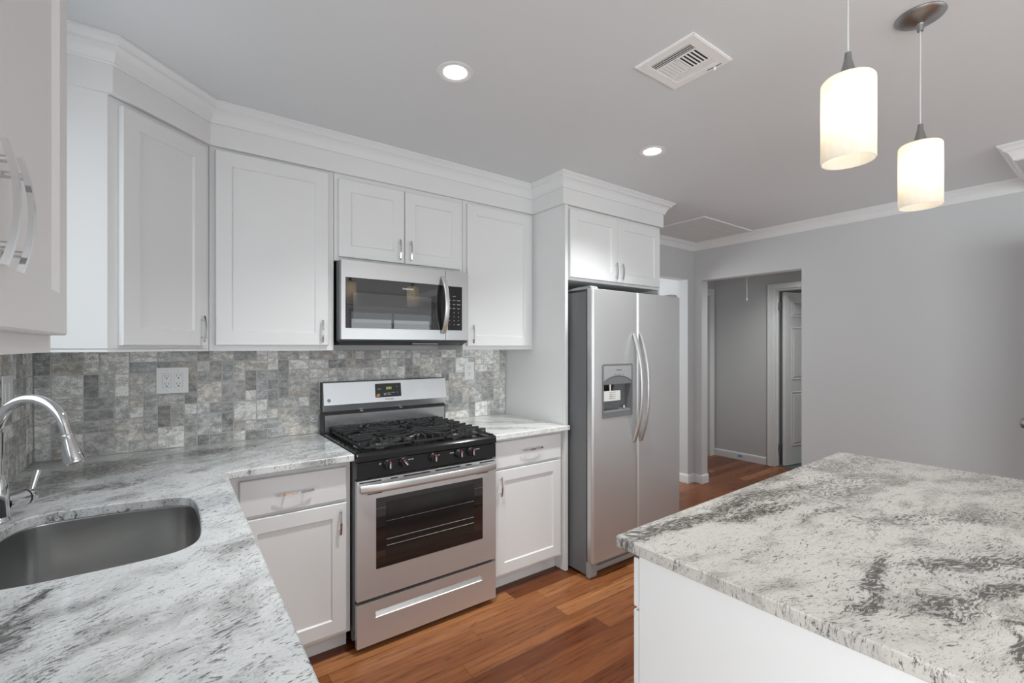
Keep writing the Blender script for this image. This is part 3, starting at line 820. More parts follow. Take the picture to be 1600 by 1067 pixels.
def slab(outer, holes, z0, z1, ease=.003):
    """slab with eased top edge and through holes"""
    bm = bmesh.new()
    def inset(poly, d, hole):
        n = len(poly); res = []
        area_ = sum(poly[i][0] * poly[(i + 1) % n][1] - poly[(i + 1) % n][0] * poly[i][1] for i in range(n))
        sg = 1 if area_ > 0 else -1
        if hole: sg = -sg
        for i in range(n):
            p = Vector(poly[i]); a = (p - Vector(poly[i - 1])).normalized(); b_ = (Vector(poly[(i + 1) % n]) - p).normalized()
            na = Vector((-a.y, a.x)) * sg; nb = Vector((-b_.y, b_.x)) * sg; o = (na + nb)
            o = o.normalized() / max(.3, o.normalized().dot(na)) if o.length > 1e-6 else na
            res.append((p.x + o.x * d, p.y + o.y * d))
        return res
    top = []; bot = []
    for k, poly in enumerate([outer] + holes):
        ins = inset(poly, ease, k > 0)
        T = [bm.verts.new((x, y, z1)) for x, y in ins]; U_ = [bm.verts.new((x, y, z1 - ease)) for x, y in poly]
        B = [bm.verts.new((x, y, z0 + ease)) for x, y in poly]; B2 = [bm.verts.new((x, y, z0)) for x, y in ins]
        n = len(poly)
        for P1, P2 in ((T, U_), (U_, B), (B, B2)):
            for i in range(n): bm.faces.new((P1[i], P1[(i + 1) % n], P2[(i + 1) % n], P2[i]))
        top += [bm.edges.get((T[i], T[(i + 1) % n])) for i in range(n)]
        bot += [bm.edges.get((B2[i], B2[(i + 1) % n])) for i in range(n)]
    bmesh.ops.triangle_fill(bm, use_beauty=True, edges=top)
    bmesh.ops.triangle_fill(bm, use_beauty=True, edges=bot)
    bmesh.ops.recalc_face_normals(bm, faces=bm.faces)
    o = MB(); o.bm.free(); o.bm = bm; return o
SINK = [(.185, -.872), (.300, -.876), (.410, -.893), (.490, -.913), (.521, -.936), (.536, -.980), (.542, -1.06), (.5445, -1.19), (.540, -1.31), (.528, -1.370), (.500, -1.405), (.455, -1.420),
        (.38, -1.424), (.30, -1.424), (.20, -1.418), (.148, -1.395), (.118, -1.350), (.108, -1.29), (.106, -1.16), (.107, -1.04), (.112, -.975), (.128, -.918), (.150, -.886)]
def smooth_poly(p, it=2):
    for _ in range(it):
        q = []
        for i in range(len(p)):
            a, b_ = p[i], p[(i + 1) % len(p)]
            q.append((a[0] * .75 + b_[0] * .25, a[1] * .75 + b_[1] * .25)); q.append((a[0] * .25 + b_[0] * .75, a[1] * .25 + b_[1] * .75))
        p = q
    return p
SH = smooth_poly(SINK, 2)
G1 = granite('granite_left_counter', math.radians(28), (.72, .735, .74), (.39, .395, .39), (.085, .082, .075),
             [(.20, -.36, .35, .36, .13, 1.0), (.50, -.20, .2, .45, .09, .8), (.06, -.62, 1.0, .26, .10, .9), (.25, -.66, .5, .20, .05, .7), (.262, -1.50, 1.35, .08, .022, 1.2), (.24, -1.64, 1.45, .20, .055, .8), (.36, -1.75, 1.2, .15, .05, .5),
              (.56, -1.80, 1.45, .20, .035, .35), (.60, -1.45, .9, .12, .05, .45), (.95, -.40, .2, .2, .10, .25)],
             stretch=2.8, streak=.562, warp=.06, fine=48, seed=1.3, shift=.12, blue=.6, thread_band=.9, thread_bg=.7)
G2 = granite('granite_right_counter', math.radians(-38), (.76, .765, .755), (.50, .505, .50), (.17, .16, .15),
             [(2.25, -.35, -.6, .28, .06, .8), (2.10, -.50, -.6, .25, .05, .5)], stretch=4.5, streak=.580, warp=.06, fine=44, seed=4.1, shift=.10, blue=.15)
XC, YC = .650, -.662
outer = [(.0095 - .009, -.0005), (.0005, -2.56)]
outer = rounded([(.001, -.001), (.001, -2.56), (XC, -2.56), (XC, YC), (1.1490, YC), (1.1490, -.001)], [0, 0, .02, .016, .008, 0])
slab(outer, [SH], ZC0, ZC1).build('countertop', G1, label='pale grey granite L-shaped countertop holding the sink, left of the range', cat='countertop', smooth=25)
outer = rounded([(1.9185, -.001), (1.9185, YC), (2.4590, YC), (2.4590, -.001)], [0, .008, 0, 0])
outer = rounded([(1.9185, -.001), (1.9185, YC), (2.4860, YC), (2.4860, -.6405), (2.4590, -.6405), (2.4590, -.001)], [0, .008, .008, .004, 0, 0], 4)
slab(outer, [], ZC0, ZC1).build('countertop', G2, label='small grey granite countertop between the range and the refrigerator panel', cat='countertop', smooth=25)

# sink bowl, undermounted
sk = thing('kitchen_sink', (.33, -1.16, .68), 'undermount stainless steel sink set in the left granite countertop', 'sink')
def scaled(poly, s_, c=(.33, -1.155)): return [(c[0] + (x - c[0]) * s_, c[1] + (y - c[1]) * s_) for x, y in poly]
levels = [(1.055, .8830), (1.012, .8830), (1.008, .879), (1.004, .84), (.985, .73), (.965, .705), (.92, .690), (.80, .684), (.15, .680)]
bm = bmesh.new(); rings = [[bm.verts.new((x, y, z)) for x, y in scaled(SH, s_)] for s_, z in levels]
n = len(SH)
for A, B in zip(rings, rings[1:]):
    for i in range(n): bm.faces.new((A[i], A[(i + 1) % n], B[(i + 1) % n], B[i]))
bm.faces.new(rings[-1]); bmesh.ops.recalc_face_normals(bm, faces=bm.faces)
o = MB(); o.bm.free(); o.bm = bm; o.build('bowl', M['sink'], sk, smooth=60)
MB().lathe([(0, 0), (.020, 0), (.026, .002), (.040, .003), (.042, .001), (.042, 0)], (.30, -1.15, .6815), 28).build('drain', M['chrome'], sk)

# faucet
fx, fy_ = .086, -.888
fa = thing('kitchen_faucet', (fx, fy_, ZC1), 'polished chrome gooseneck faucet with pull-down spray head at the sink corner', 'faucet')
MB().lathe([(0, 0), (.0285, 0), (.0290, .004), (.0270, .009), (.0252, .016), (.0250, .060), (.0245, .086), (.0215, .112), (.0165, .128), (.0160, .132), (0, .132)], (fx, fy_, ZC1 + .0003), 36).build('base_column', M['chrome'], fa)
th = math.radians(-39); sd = Vector((math.cos(th), math.sin(th), 0)); R = .100; zc = 1.158
pts = [Vector((fx, fy_, z)) for z in (1.040, 1.08, 1.12)]
endang = math.radians(14)
for i in range(25):
    a = PI - (PI - endang) * i / 24
    pts.append(Vector((fx, fy_, zc)) + sd * (R + R * math.cos(a)) + Z3 * (R * math.sin(a)))
pts.append(pts[-1] + (pts[-1] - pts[-2]).normalized() * .026)
MB().tube(pts, .0132, 20).build('spout', M['chrome'], fa, smooth=50)
pe = pts[-1]; dr_ = (pts[-1] - pts[-2]).normalized()
axz = -dr_; tmp = axz.cross(Vector((0, 0, 1))).normalized(); tm2 = axz.cross(tmp)
HM = Matrix(((tmp.x, tm2.x, dr_.x, 0), (tmp.y, tm2.y, dr_.y, 0), (tmp.z, tm2.z, dr_.z, 0), (0, 0, 0, 1)))
hd = MB().lathe([(.0138, -.002), (.0150, .000), (.0150, .004), (.0142, .006), (.0150, .014), (.0185, .034), (.0225, .055), (.0240, .072), (.0236, .078), (.0215, .080), (.0205, .0785)], pe, 36, HM).build('spray_head', M['chrome'], fa, smooth=50)
sp_ = MB().lathe([(0, .0775), (.0205, .0778)], pe, 30, HM)
for k in range(26):
    r_ = .004 + .014 * math.sqrt(k / 26); a = k * 2.4
    q = HM @ Vector((r_ * math.cos(a), r_ * math.sin(a), .078)); sp_.tube([pe + q, pe + q + dr_ * .0016], .0008, 6)
sp_.build('spray_nozzles', M['plastic_black'], hd)
hdv = Vector((math.cos(math.radians(51)), math.sin(math.radians(51)), 0))
hc = Vector((fx, fy_, .961)); HB = hc + hdv * .018
tmp2 = hdv.cross(Z3); HM2 = Matrix(((tmp2.x, 0, hdv.x, 0), (tmp2.y, 0, hdv.y, 0), (0, 1, 0, 0), (0, 0, 0, 1)))
hb = MB().lathe([(0, -.002), (.0225, 0), (.0225, .050), (.0220, .052), (.0220, .054), (.0225, .056), (.0220, .066), (.0180, .075), (0, .078)], HB, 30, HM2).build('valve_body', M['chrome'], fa, smooth=50)
MB().lathe([(.0222, .0505), (.0230, .051), (.0230, .0550), (.0222, .0555)], HB, 30, HM2, close=True).build('seal_ring', M['plastic_black'], hb)
lp = HB + hdv * .070 + Z3 * .012
MB().tube([lp, lp + Z3 * .02 + hdv * .006, lp + Z3 * .040 + hdv * .012, lp + Z3 * .058 + hdv * .018], [.0068, .0072, .0082, .0096], 14).build('lever', M['chrome'], fa, smooth=50)

# ================================================================== OUTLETS
def outlet(loc, u, n, w, h, gangs, label, name='wall_outlet', switch=False):
    r = thing(name, loc, label, 'outlet' if not switch else 'switch')
    FM = frame_mtx(loc, u, n)
    MB().box(-w / 2, w / 2, .0002, .005, -h / 2, h / 2, .0025).build('cover_plate', M['plastic_white'], r, mtx=FM)
    for g in range(gangs):
        cx = (g - (gangs - 1) / 2) * .046
        dv = MB().box(cx - .0165, cx + .0165, .0047, .0068, -.0335, .0335, .0012).build('rocker' if switch else 'receptacle', M['plastic_white'], r, mtx=FM)
        if not switch:
            s_ = MB()
            s_.box(cx - .0172, cx + .0172, .00485, .00525, -.0342, .0342)
            s_.build('device_gap', M['plastic_lgrey'], dv, mtx=FM)
            s_ = MB()
            for zz in (-.019, .019):
                s_.box(cx - .0075, cx - .0055, .0067, .0070, zz - .0005, zz + .0085).box(cx + .0055, cx + .0075, .0067, .0070, zz, zz + .008)
                s_.lathe([(0, 0), (.0030, 0)], (cx, .00705, zz - .008), 12, Matrix.Rotation(-PI / 2, 4, 'X'))
            s_.build('slots', M['slot'], dv, mtx=FM)
    for g in range(gangs):
        cx = (g - (gangs - 1) / 2) * .046
        for zz in (-.048, .048): MB().lathe([(0, .0054), (.003, .0052), (.0032, .005)], (cx, 0, zz), 12, Matrix.Rotation(-PI / 2, 4, 'X')).build('screw', M['paper'], r, mtx=FM)
    return r
outlet((.484, -.0092, 1.241), X3, YN, .126, .124, 2, 'white double-gang outlet plate on the tile left of the range')
outlet((2.144, -.0092, 1.237), X3, YN, .078, .124, 1, 'white single outlet plate on the tile right of the range')
outlet((.0097, -.410, 1.241), Y3, X3, .126, .124, 2, 'white double switch plate on the left wall tile behind the faucet', 'wall_switch', True)

# ================================================================== RANGE
RX0, RX1, RY = 1.1535, 1.9145, -.673
rg = thing('gas_range', (1.534, -.35, 0), 'freestanding stainless steel gas range with black cooktop, between the base cabinets', 'range')
MB().box(RX0 + .003, RX1 - .003, RY + .028, -.045, .035, .905, .002).build('body', M['black_gloss'], rg)
st = MB()
st.box(RX0 + .0005, RX0 + .0030, RY + .030, -.05, .10, .90).build('side_panel', M['plastic_grey'], rg)
for (lx_, ly_) in ((1.19, -.61), (1.875, -.61), (1.19, -.09), (1.875, -.09)):
    MB().lathe([(0, 0), (.017, 0), (.017, .008), (.008, .010), (.008, .0345), (0, .0345)], (lx_, ly_, .0005), 16).build('foot', M['plastic_black'], rg)
# storage drawer with recessed pull slot
mb = MB(); z0, z1 = .030, .228; sx0, sx1, sz0, sz1 = 1.240, 1.826, .148, .180
def panel_hole(mb, x0, x1, z0, z1, hx0, hx1, hz0, hz1, yf, yb, bev=.003):
    xs_ = [x0, hx0, hx1, x1]; zs = [z0, hz0, hz1, z1]
    vs = []; fs = []
    for i in range(4):
        for j in range(4): vs.append((xs_[i], yf, zs[j]))
    for i in range(3):
        for j in range(3):
            if (i, j) != (1, 1): fs.append((i * 4 + j, i * 4 + 4 + j, i * 4 + 5 + j, i * 4 + 1 + j))
    b0 = len(vs)
    oi = [(0, 0), (3, 0), (3, 3), (0, 3)]
    # outer side wall
    ring = [0, 4, 8, 12, 13, 14, 15, 11, 7, 3, 2, 1]
    back = []
    for r_ in ring: back.append(len(vs)); vs.append((vs[r_][0], yb, vs[r_][2]))
    for q in range(12): fs.append((ring[q], ring[(q + 1) % 12], back[(q + 1) % 12], back[q]))
    fs.append(tuple(back))
    mb.raw(vs, fs)
panel_hole(mb, RX0 + .001, RX1 - .001, z0, z1, sx0, sx1, sz0, sz1, RY, RY + .024)
dwr = mb.build('storage_drawer', M['steel'], rg, smooth=20)
mb = MB(); mb.raw([(sx0, RY, sz1), (sx1, RY, sz1), (sx1 - .004, RY + .020, sz1 - .002), (sx0 + .004, RY + .020, sz1 - .002), (sx1 - .004, RY + .003, sz0 + .002), (sx0 + .004, RY + .003, sz0 + .002), (sx0, RY, sz0), (sx1, RY, sz0)],
       [(0, 1, 2, 3), (3, 2, 4, 5), (5, 4, 7, 6), (0, 3, 5, 6), (1, 7, 4, 2)])
mb.build('pull_recess', M['steel_h'], dwr, smooth=10)
# oven door
dz0, dz1 = .244, .790; wx0, wx1, wz0, wz1 = 1.243, 1.829, .372, .700
mb = MB(); panel_hole(mb, RX0 + .001, RX1 - .001, dz0, dz1, wx0, wx1, wz0, wz1, RY, RY + .026)
# vent slots along the top lip
odr = mb.build('oven_door', M['steel'], rg, smooth=20)
mb = MB()
for (a, b_) in ((.012, .115), (.160, .195), (.225, .365), (.395, .535), (.570, .605), (.655, .748)):
    MB().box(RX0 + a, RX0 + b_, RY - .0010, RY + .001, .7785, .7845).build('vent_slot', M['slot'], odr)
MB().box(RX0 + .050, RX0 + .120, RY - .0006, RY + .001, .7225, .7265).build('vent_slot', M['slot'], odr)
MB().box(RX1 - .125, RX1 - .05, RY - .0006, RY + .001, .7225, .7265).build('vent_slot', M['slot'], odr)
MB().box(wx0 + .0005, wx1 - .0005, RY - .0008, RY + .004, wz0 + .0005, wz1 - .0005).build('window_glass', M['dark_glass'], odr)
gx0, gx1, gz0, gz1 = 1.290, 1.776, .412, .676
mb = MB()
for zz in (.585, .500, .470): mb.tube([(gx0 + .004, RY - .0012, zz), (gx1 - .004, RY - .0012, zz)], .0011, 6)
for k in range(9): mb.box(gx0 + .03 + k * .052, gx0 + .034 + k * .052, RY - .0018, RY - .001, .585, .588)
ip = MB().box(gx0, gx1, RY - .0012, RY - .0007, gz0, gz1).build('inner_window', M['oven_inner'], odr)
mb.build('oven_rack', M['aluminum'], ip)
# door handle: broad bowed bar
pts = []
for i in range(25):
    t = -1 + 2 * i / 24; pts.append((1.534 + t * .366, RY - .012 - .040 * (1 - abs(t) ** 3.0), .757 - .006 * (t * t) + .004))
MB().tube(pts, 1.0, seg=14, flat=(.0195, .0105), up=(0, -1, 0)).build('door_handle', M['steel_h'], odr, smooth=50)
# control panel
mb = MB(); mb.prism([(RY + .028, .799), (RY - .001, .800), (RY + .000, .874), (RY + .028, .876)], RX0 + .0005, RX1 - .0005, axis='x', bev=.002)
cpn = mb.build('control_panel', M['black_gloss'], rg, smooth=20)
def arrow(a): return a
KN = [(1.298, 0), (1.377, -38), (1.534, 0), (1.680, 0), (1.752, 0)]
for (kx, ka) in KN:
    KM = Matrix.Translation((kx, RY - .001, .850)) @ Matrix.Rotation(math.radians(ka), 4, 'Y') @ Matrix.Rotation(PI / 2, 4, 'X')
    mb = MB(); mb.lathe([(0, 0), (.0230, 0), (.0235, .003), (.0225, .009), (.0200, .012), (.0190, .024), (.0175, .026), (0, .026)], (0, 0, 0), 32)
    mb.box(-.0055, .0055, -.021, .0215, .012, .034, .0025)
    k_ = mb.build('knob', M['plastic_black'], cpn, mtx=KM, smooth=30)
    mb = MB(); mb.box(-.0022, .0022, .010, .0205, .0338, .0345); mb.build('red_pointer', M['red_ink'], k_, mtx=KM)
    mb = MB(); mb.box(-.0016, .0016, -.012, .008, .0338, .0344).box(.0046, .0052, -.016, .016, .0200, .0336); mb.build('white_mark', M['white_ink_glow'], k_, mtx=KM)
for (tx, s_) in ((1.262, 'LO'), (1.415, 'HI LITE'), (1.566, 'HI'), (1.640, 'HI LO'), (1.795, 'HI LITE')):
    text('marking', s_, M['white_ink_glow'], cpn, (tx, RY - .0015, .858), X3, YN, .0085)
# cooktop
mb = MB()
mb.prism([(RY - .006, .878), (RY - .006, .905), (RY + .006, .917), (RY + .035, .918), (-.10, .918), (-.10, .900), (RY + .03, .878)], RX0 + .0002, RX1 - .0002, axis='x', bev=.002)
mb.box(RX0 - .0032 + .003, RX0 + .020, RY + .02, -.10, .917, .922, .002).box(RX1 - .020, RX1 - .0002, RY + .02, -.10, .917, .922, .002)
ct = mb.build('cooktop', M['black_gloss'], rg, smooth=25)
BUR = [(1.325, -.520, .046), (1.325, -.235, .036), (1.534, -.375, .050), (1.745, -.520, .040), (1.745, -.235, .046)]
for (bx_, by_, br) in BUR:
    q = MB().lathe([(0, 0), (br + .016, 0), (br + .012, .004), (br, .006), (br, .014), (0, .014)], (bx_, by_, .9182), 32).build('burner_base', M['aluminum'], ct)
    MB().lathe([(0, 0), (br - .003, 0), (br, .002), (br, .007), (br - .006, .010), (0, .0105)], (bx_, by_, .9325), 32).build('burner_cap', M['iron'], q)
# cast iron grates: three sections of fingers
def grate(x0, x1, y0, y1, burners, zt=.957):
    mb = MB(); h = .015; w_ = .0115; zb_ = zt - h
    def bar(p, q, drop0=False, drop1=False):
        p = Vector((p[0], p[1], 0)); q = Vector((q[0], q[1], 0)); d = (q - p).normalized(); s_ = Vector((-d.y, d.x, 0)) * (w_ / 2)
        a0, a1 = zb_, zt
        vs = []
        for r_, hi in ((p, zt - (.0 if not drop0 else .006)), (q, zt - (.0 if not drop1 else .006))):
            for sg in (-1, 1):
                vs.append((r_.x + s_.x * sg, r_.y + s_.y * sg, zb_)); vs.append((r_.x + s_.x * sg * .75, r_.y + s_.y * sg * .75, hi))
        mb.raw(vs, [(0, 1, 3, 2), (4, 6, 7, 5), (0, 4, 5, 1), (2, 3, 7, 6), (1, 5, 7, 3), (0, 2, 6, 4)])
        return
    # low perimeter frame
    for (p, q) in (((x0, y0), (x1, y0)), ((x1, y0), (x1, y1)), ((x1, y1), (x0, y1)), ((x0, y1), (x0, y0))):
        P1, Q1 = Vector(p), Vector(q); d = (Q1 - P1).normalized(); nn = Vector((-d.y, d.x)) * .005
        mb.box(min(p[0], q[0]) - .005, max(p[0], q[0]) + .005, min(p[1], q[1]) - .005, max(p[1], q[1]) + .005, .925, .936, .002)
    # posts and fingers from both long sides and the ends
    ny = 8
    cx = (x0 + x1) / 2
    for i in range(ny):
        yy = y0 + (y1 - y0) * i / (ny - 1)
        for sgn, xe in ((1, x0), (-1, x1)):
            near = min(burners, key=lambda b_: abs(b_[1] - yy)); dy = yy - near[1]
            if abs(dy) < .055:
                # finger aims at the burner
                tipx = near[0] - sgn * .030 if abs(dy) < .02 else near[0] - sgn * .022
                tip = (tipx, near[1] + dy * .45)
            else:
                tip = (xe + sgn * (.42 + .10 * math.cos(i * 2.1)) * (x1 - x0) * (.9 if i % 2 else .6), yy - dy * .28)
            bar((xe, yy), tip, drop1=False)
            mb.box(xe - .004, xe + .004, yy - .0037, yy + .0037, .930, zt - .001, .001)
    for yy, sg in ((y0, 1), (y1, -1)):
        for k in range(4):
            xx = x0 + (x1 - x0) * (k + .6) / 4.2
            near = min(burners, key=lambda b_: abs(b_[1] - yy))
            bar((xx, yy), (xx + (near[0] - xx) * .55, yy + sg * .075)); mb.box(xx - .0037, xx + .0037, yy - .004, yy + .004, .930, zt - .001, .001)
    for (bx_, by_) in burners:
        for sg in (-1, 1): bar((bx_, by_ + sg * .115), (bx_, by_ + sg * .028)); bar((bx_ - .045, by_ + sg * .105), (bx_ + .045, by_ + sg * .105))
    return mb
for (x0, x1, bs_) in ((1.197, 1.437, [(1.325, -.520), (1.325, -.235)]), (1.447, 1.621, [(1.534, -.375)]), (1.631, 1.871, [(1.745, -.520), (1.745, -.235)])):
    grate(x0, x1, -.628, -.130, bs_).build('grate', M['iron'], ct, smooth=20)
# backguard
mb = MB()
mb.box(RX0 + .002, RX1 - .002, -.098, -.030, .900, 1.030, .002).box(RX0 + .004, RX1 - .004, -.085, -.030, 1.030, 1.055)
mb.box(RX0 + .001, RX1 - .001, -.080, -.030, 1.05, 1.203, .002)
bgd = mb.build('backguard', M['plastic_black'], rg)
MB().box(RX0 + .010, RX1 - .010, -.1005, -.0975, .925, 1.020, .001).build('lower_panel', M['steel_dark'], bgd)
BT = math.radians(7)
mb = MB()
yt, yb_ = -.094, -.112
mb.raw([(RX0 + .002, yt, 1.200), (RX1 - .002, yt, 1.200), (RX1 - .002, yb_, 1.078), (RX0 + .002, yb_, 1.078), (RX1 - .006, -.090, 1.040), (RX0 + .006, -.090, 1.040),
        (RX0 + .002, -.082, 1.200), (RX1 - .002, -.082, 1.200), (RX1 - .002, -.082, 1.040), (RX0 + .002, -.082, 1.040)],
       [(0, 1, 2, 3), (3, 2, 4, 5), (0, 6, 7, 1), (0, 3, 5, 9, 6), (1, 7, 8, 4, 2)])
con = mb.build('console', M['steel'], bgd, smooth=15)
nb_ = Vector((0, -(1.200 - 1.078), yt - yb_)).normalized(); nb_ = Vector((0, -.9893, .1460)); vb_ = Vector((0, .1460, .9893))
def onb(x, t, e=.0006):  # t = distance up the sloped face from its lower edge
    return Vector((x, yb_, 1.078)) + vb_ * t + nb_ * e
def bplate(x0, x1, t0, t1, e0, e1, name, mat, par, r=.005):
    pl = rounded([(x0, t0), (x1, t0), (x1, t1), (x0, t1)], r, 4)
    mb = MB(); n_ = len(pl); vs = [onb(a, b_, e0) for a, b_ in pl] + [onb(a, b_, e1) for a, b_ in pl]
    fs = [tuple(range(n_)), tuple(range(n_, 2 * n_))] + [(i, (i + 1) % n_, n_ + (i + 1) % n_, n_ + i) for i in range(n_)]
    mb.raw([tuple(v) for v in vs], fs); return mb.build(name, mat, par, smooth=20)
dsp = bplate(1.446, 1.606, .026, .107, .0002, .0016, 'display', M['plastic_black'], con)
text('clock_digits', '2:51', M['green_led'], dsp, onb(1.530, .078, .0020), X3, nb_, .021, .0002)
for (x_, t_, s_) in ((1.470, .075, 'OVEN'), (1.505, .047, 'BAKE'), (1.530, .049, 'BROIL'), (1.555, .051, 'START'), (1.505, .040, 'KEEP'), (1.530, .040, 'WARM'), (1.580, .082, '\u005e'), (1.580, .052, 'v')):
    text('key_label', s_, M['white_ink_glow'], dsp, onb(x_, t_, .0020), X3, nb_, .0075 if len(s_) > 1 else .014, .0002)
q = MB(); qq = rounded([(1.452, .030), (1.474, .030), (1.474, .048), (1.452, .048)], .008, 5)
q.raw([tuple(onb(a + (b_ - .039) * .35, b_, .0021)) for a, b_ in qq], [tuple(range(len(qq)))]); q.build('sticker', M['orange'], dsp, label='small round orange sticker')
text('brand_lettering', 'FRIGIDAIRE', M['dark_ink'], con, onb(1.530, .013, .0004), X3, nb_, .0105, .0002)
q = MB(); q.raw([tuple(onb(1.183 + .010 * math.cos(a), .026 + .010 * math.sin(a), .0005)) for a in [2 * PI * i / 20 for i in range(20)]], [tuple(range(20))]); q.build('round_badge', M['plastic_lgrey'], con)
for xx in (1.36, 1.60): MB().box(xx, xx + .016, -.0995, -.0850, 1.031, 1.036).build('vent_clip', M['aluminum'], bgd)

# ================================================================== MICROWAVE
MX0, MX1, MY, MZ0, MZ1 = 1.1650, 1.9005, -.400, 1.424, 1.8420
mw = thing('microwave', (1.533, -.2, MZ0), 'stainless over-the-range microwave with dark window mounted above the gas range', 'microwave')
MB().box(MX0, MX1, MY + .035, -.012, MZ0, MZ1, .002).build('body', M['plastic_black'], mw)
MB().box(MX0 - .0022, MX0 - .0002, MY + .036, -.322, MZ0 + .01, MZ1).build('side_panel', M['plastic_grey'], mw)
SPX = 1.752
# door
wz0_, wz1_ = 1.498, 1.755
mb = MB(); panel_hole(mb, MX0, SPX - .0012, 1.441, MZ1 - .001, 1.185, 1.7155, wz0_, wz1_, MY, MY + .034)
mdr = mb.build('door', M['steel_mw'], mw, smooth=20)
MB().prism([(MY - .0035, wz0_ + .0005), (MY + .003, wz0_ + .0005), (MY + .003, wz1_ - .0005), (MY - .0002, wz1_ - .0005)], 1.1855, 1.7150, axis='x').build('window_glass', M['dark_glass'], mdr, smooth=5)
MB().prism([(MY - .0036, 1.527), (MY - .0030, 1.527), (MY - .0010, 1.679), (MY - .0016, 1.679)], 1.224, 1.660, axis='x').build('inner_screen', M['screen'], mdr, smooth=5)
MB().box(1.7160, 1.7490, MY - .0006, MY + .002, wz0_, wz1_ - .001).build('handle_backing', M['black_gloss'], mdr)
mb = MB(); pts = []
for i in range(21):
    t = -1 + 2 * i / 20; pts.append((1.7335 , MY - .010 - .046 * (1 - t * t), 1.640 + t * .160))
mb.tube(pts, 1.0, seg=14, flat=(.0135, .0065), up=(0, -1, 0))
mb.box(1.726, 1.741, MY - .016, MY, 1.783, 1.797, .002).box(1.726, 1.741, MY - .016, MY, 1.483, 1.497, .002)
mb.build('door_handle', M['steel_h'], mdr, smooth=50)
text('brand_lettering', 'FRIGIDAIRE', M['white_ink_glow'], mdr, (1.520, MY - .0016, 1.7165), X3, YN, .0125, .0002)
# control side
mb = MB(); panel_hole(mb, SPX + .0012, MX1, 1.441, MZ1 - .001, 1.7545, 1.860, wz0_, wz1_ - .002, MY, MY + .034)
cpl = mb.build('control_panel', M['steel_mw'], mw, smooth=20)
kp = MB().box(1.7545, 1.8598, MY - .0006, MY + .003, wz0_ + .0005, wz1_ - .0025).build('keypad', M['black_gloss'], cpl)
rows = [('', 'CLOCK', ''), ('TIMER', 'AUTO', 'SENSOR'), ('POP', 'MELT', 'SOFTEN'), ('POWER', 'VENT', 'LIGHT'), ('1', '2', '3'), ('4', '5', '6'), ('7', '8', '9'), ('STOP', '0', 'START')]
for j, r_ in enumerate(rows):
    for i, s_ in enumerate(r_):
        if s_: text('key_label', s_, M['red_ink'] if s_ == 'STOP' else M['white_ink_glow'], kp, (1.776 + i * .030, MY - .0010, 1.695 - j * .0235), X3, YN, .0085 if len(s_) == 1 else .0062, .0002)
MB().box(1.7560, 1.7650, MY - .0014, MY - .0007, 1.495, 1.532).build('energy_sticker', M['yellow'], cpl, label='small yellow sticker')
# underside vent tray
mb = MB(); mb.prism([(MY + .006, 1.4400), (MY + .006, 1.432), (-.34, 1.4115), (-.05, 1.4115), (-.05, 1.4235), (MY + .035, 1.4235), (MY + .035, 1.440)], MX0 + .004, MX1 - .004, axis='x')
mb.build('underside_tray', M['plastic_black'], mw)
MB().box(1.56, 1.72, MY + .030, MY + .070, 1.424 - .008, 1.4235 - .0005, .002).build('vent_grille', M['plastic_lgrey'], mw)
MB().box(MX0 + .01, MX1 - .01, MY + .0365, MY + .043, MZ1 + .0003, MZ1 + .0025).build('top_strip', M['plastic_grey'], mw)

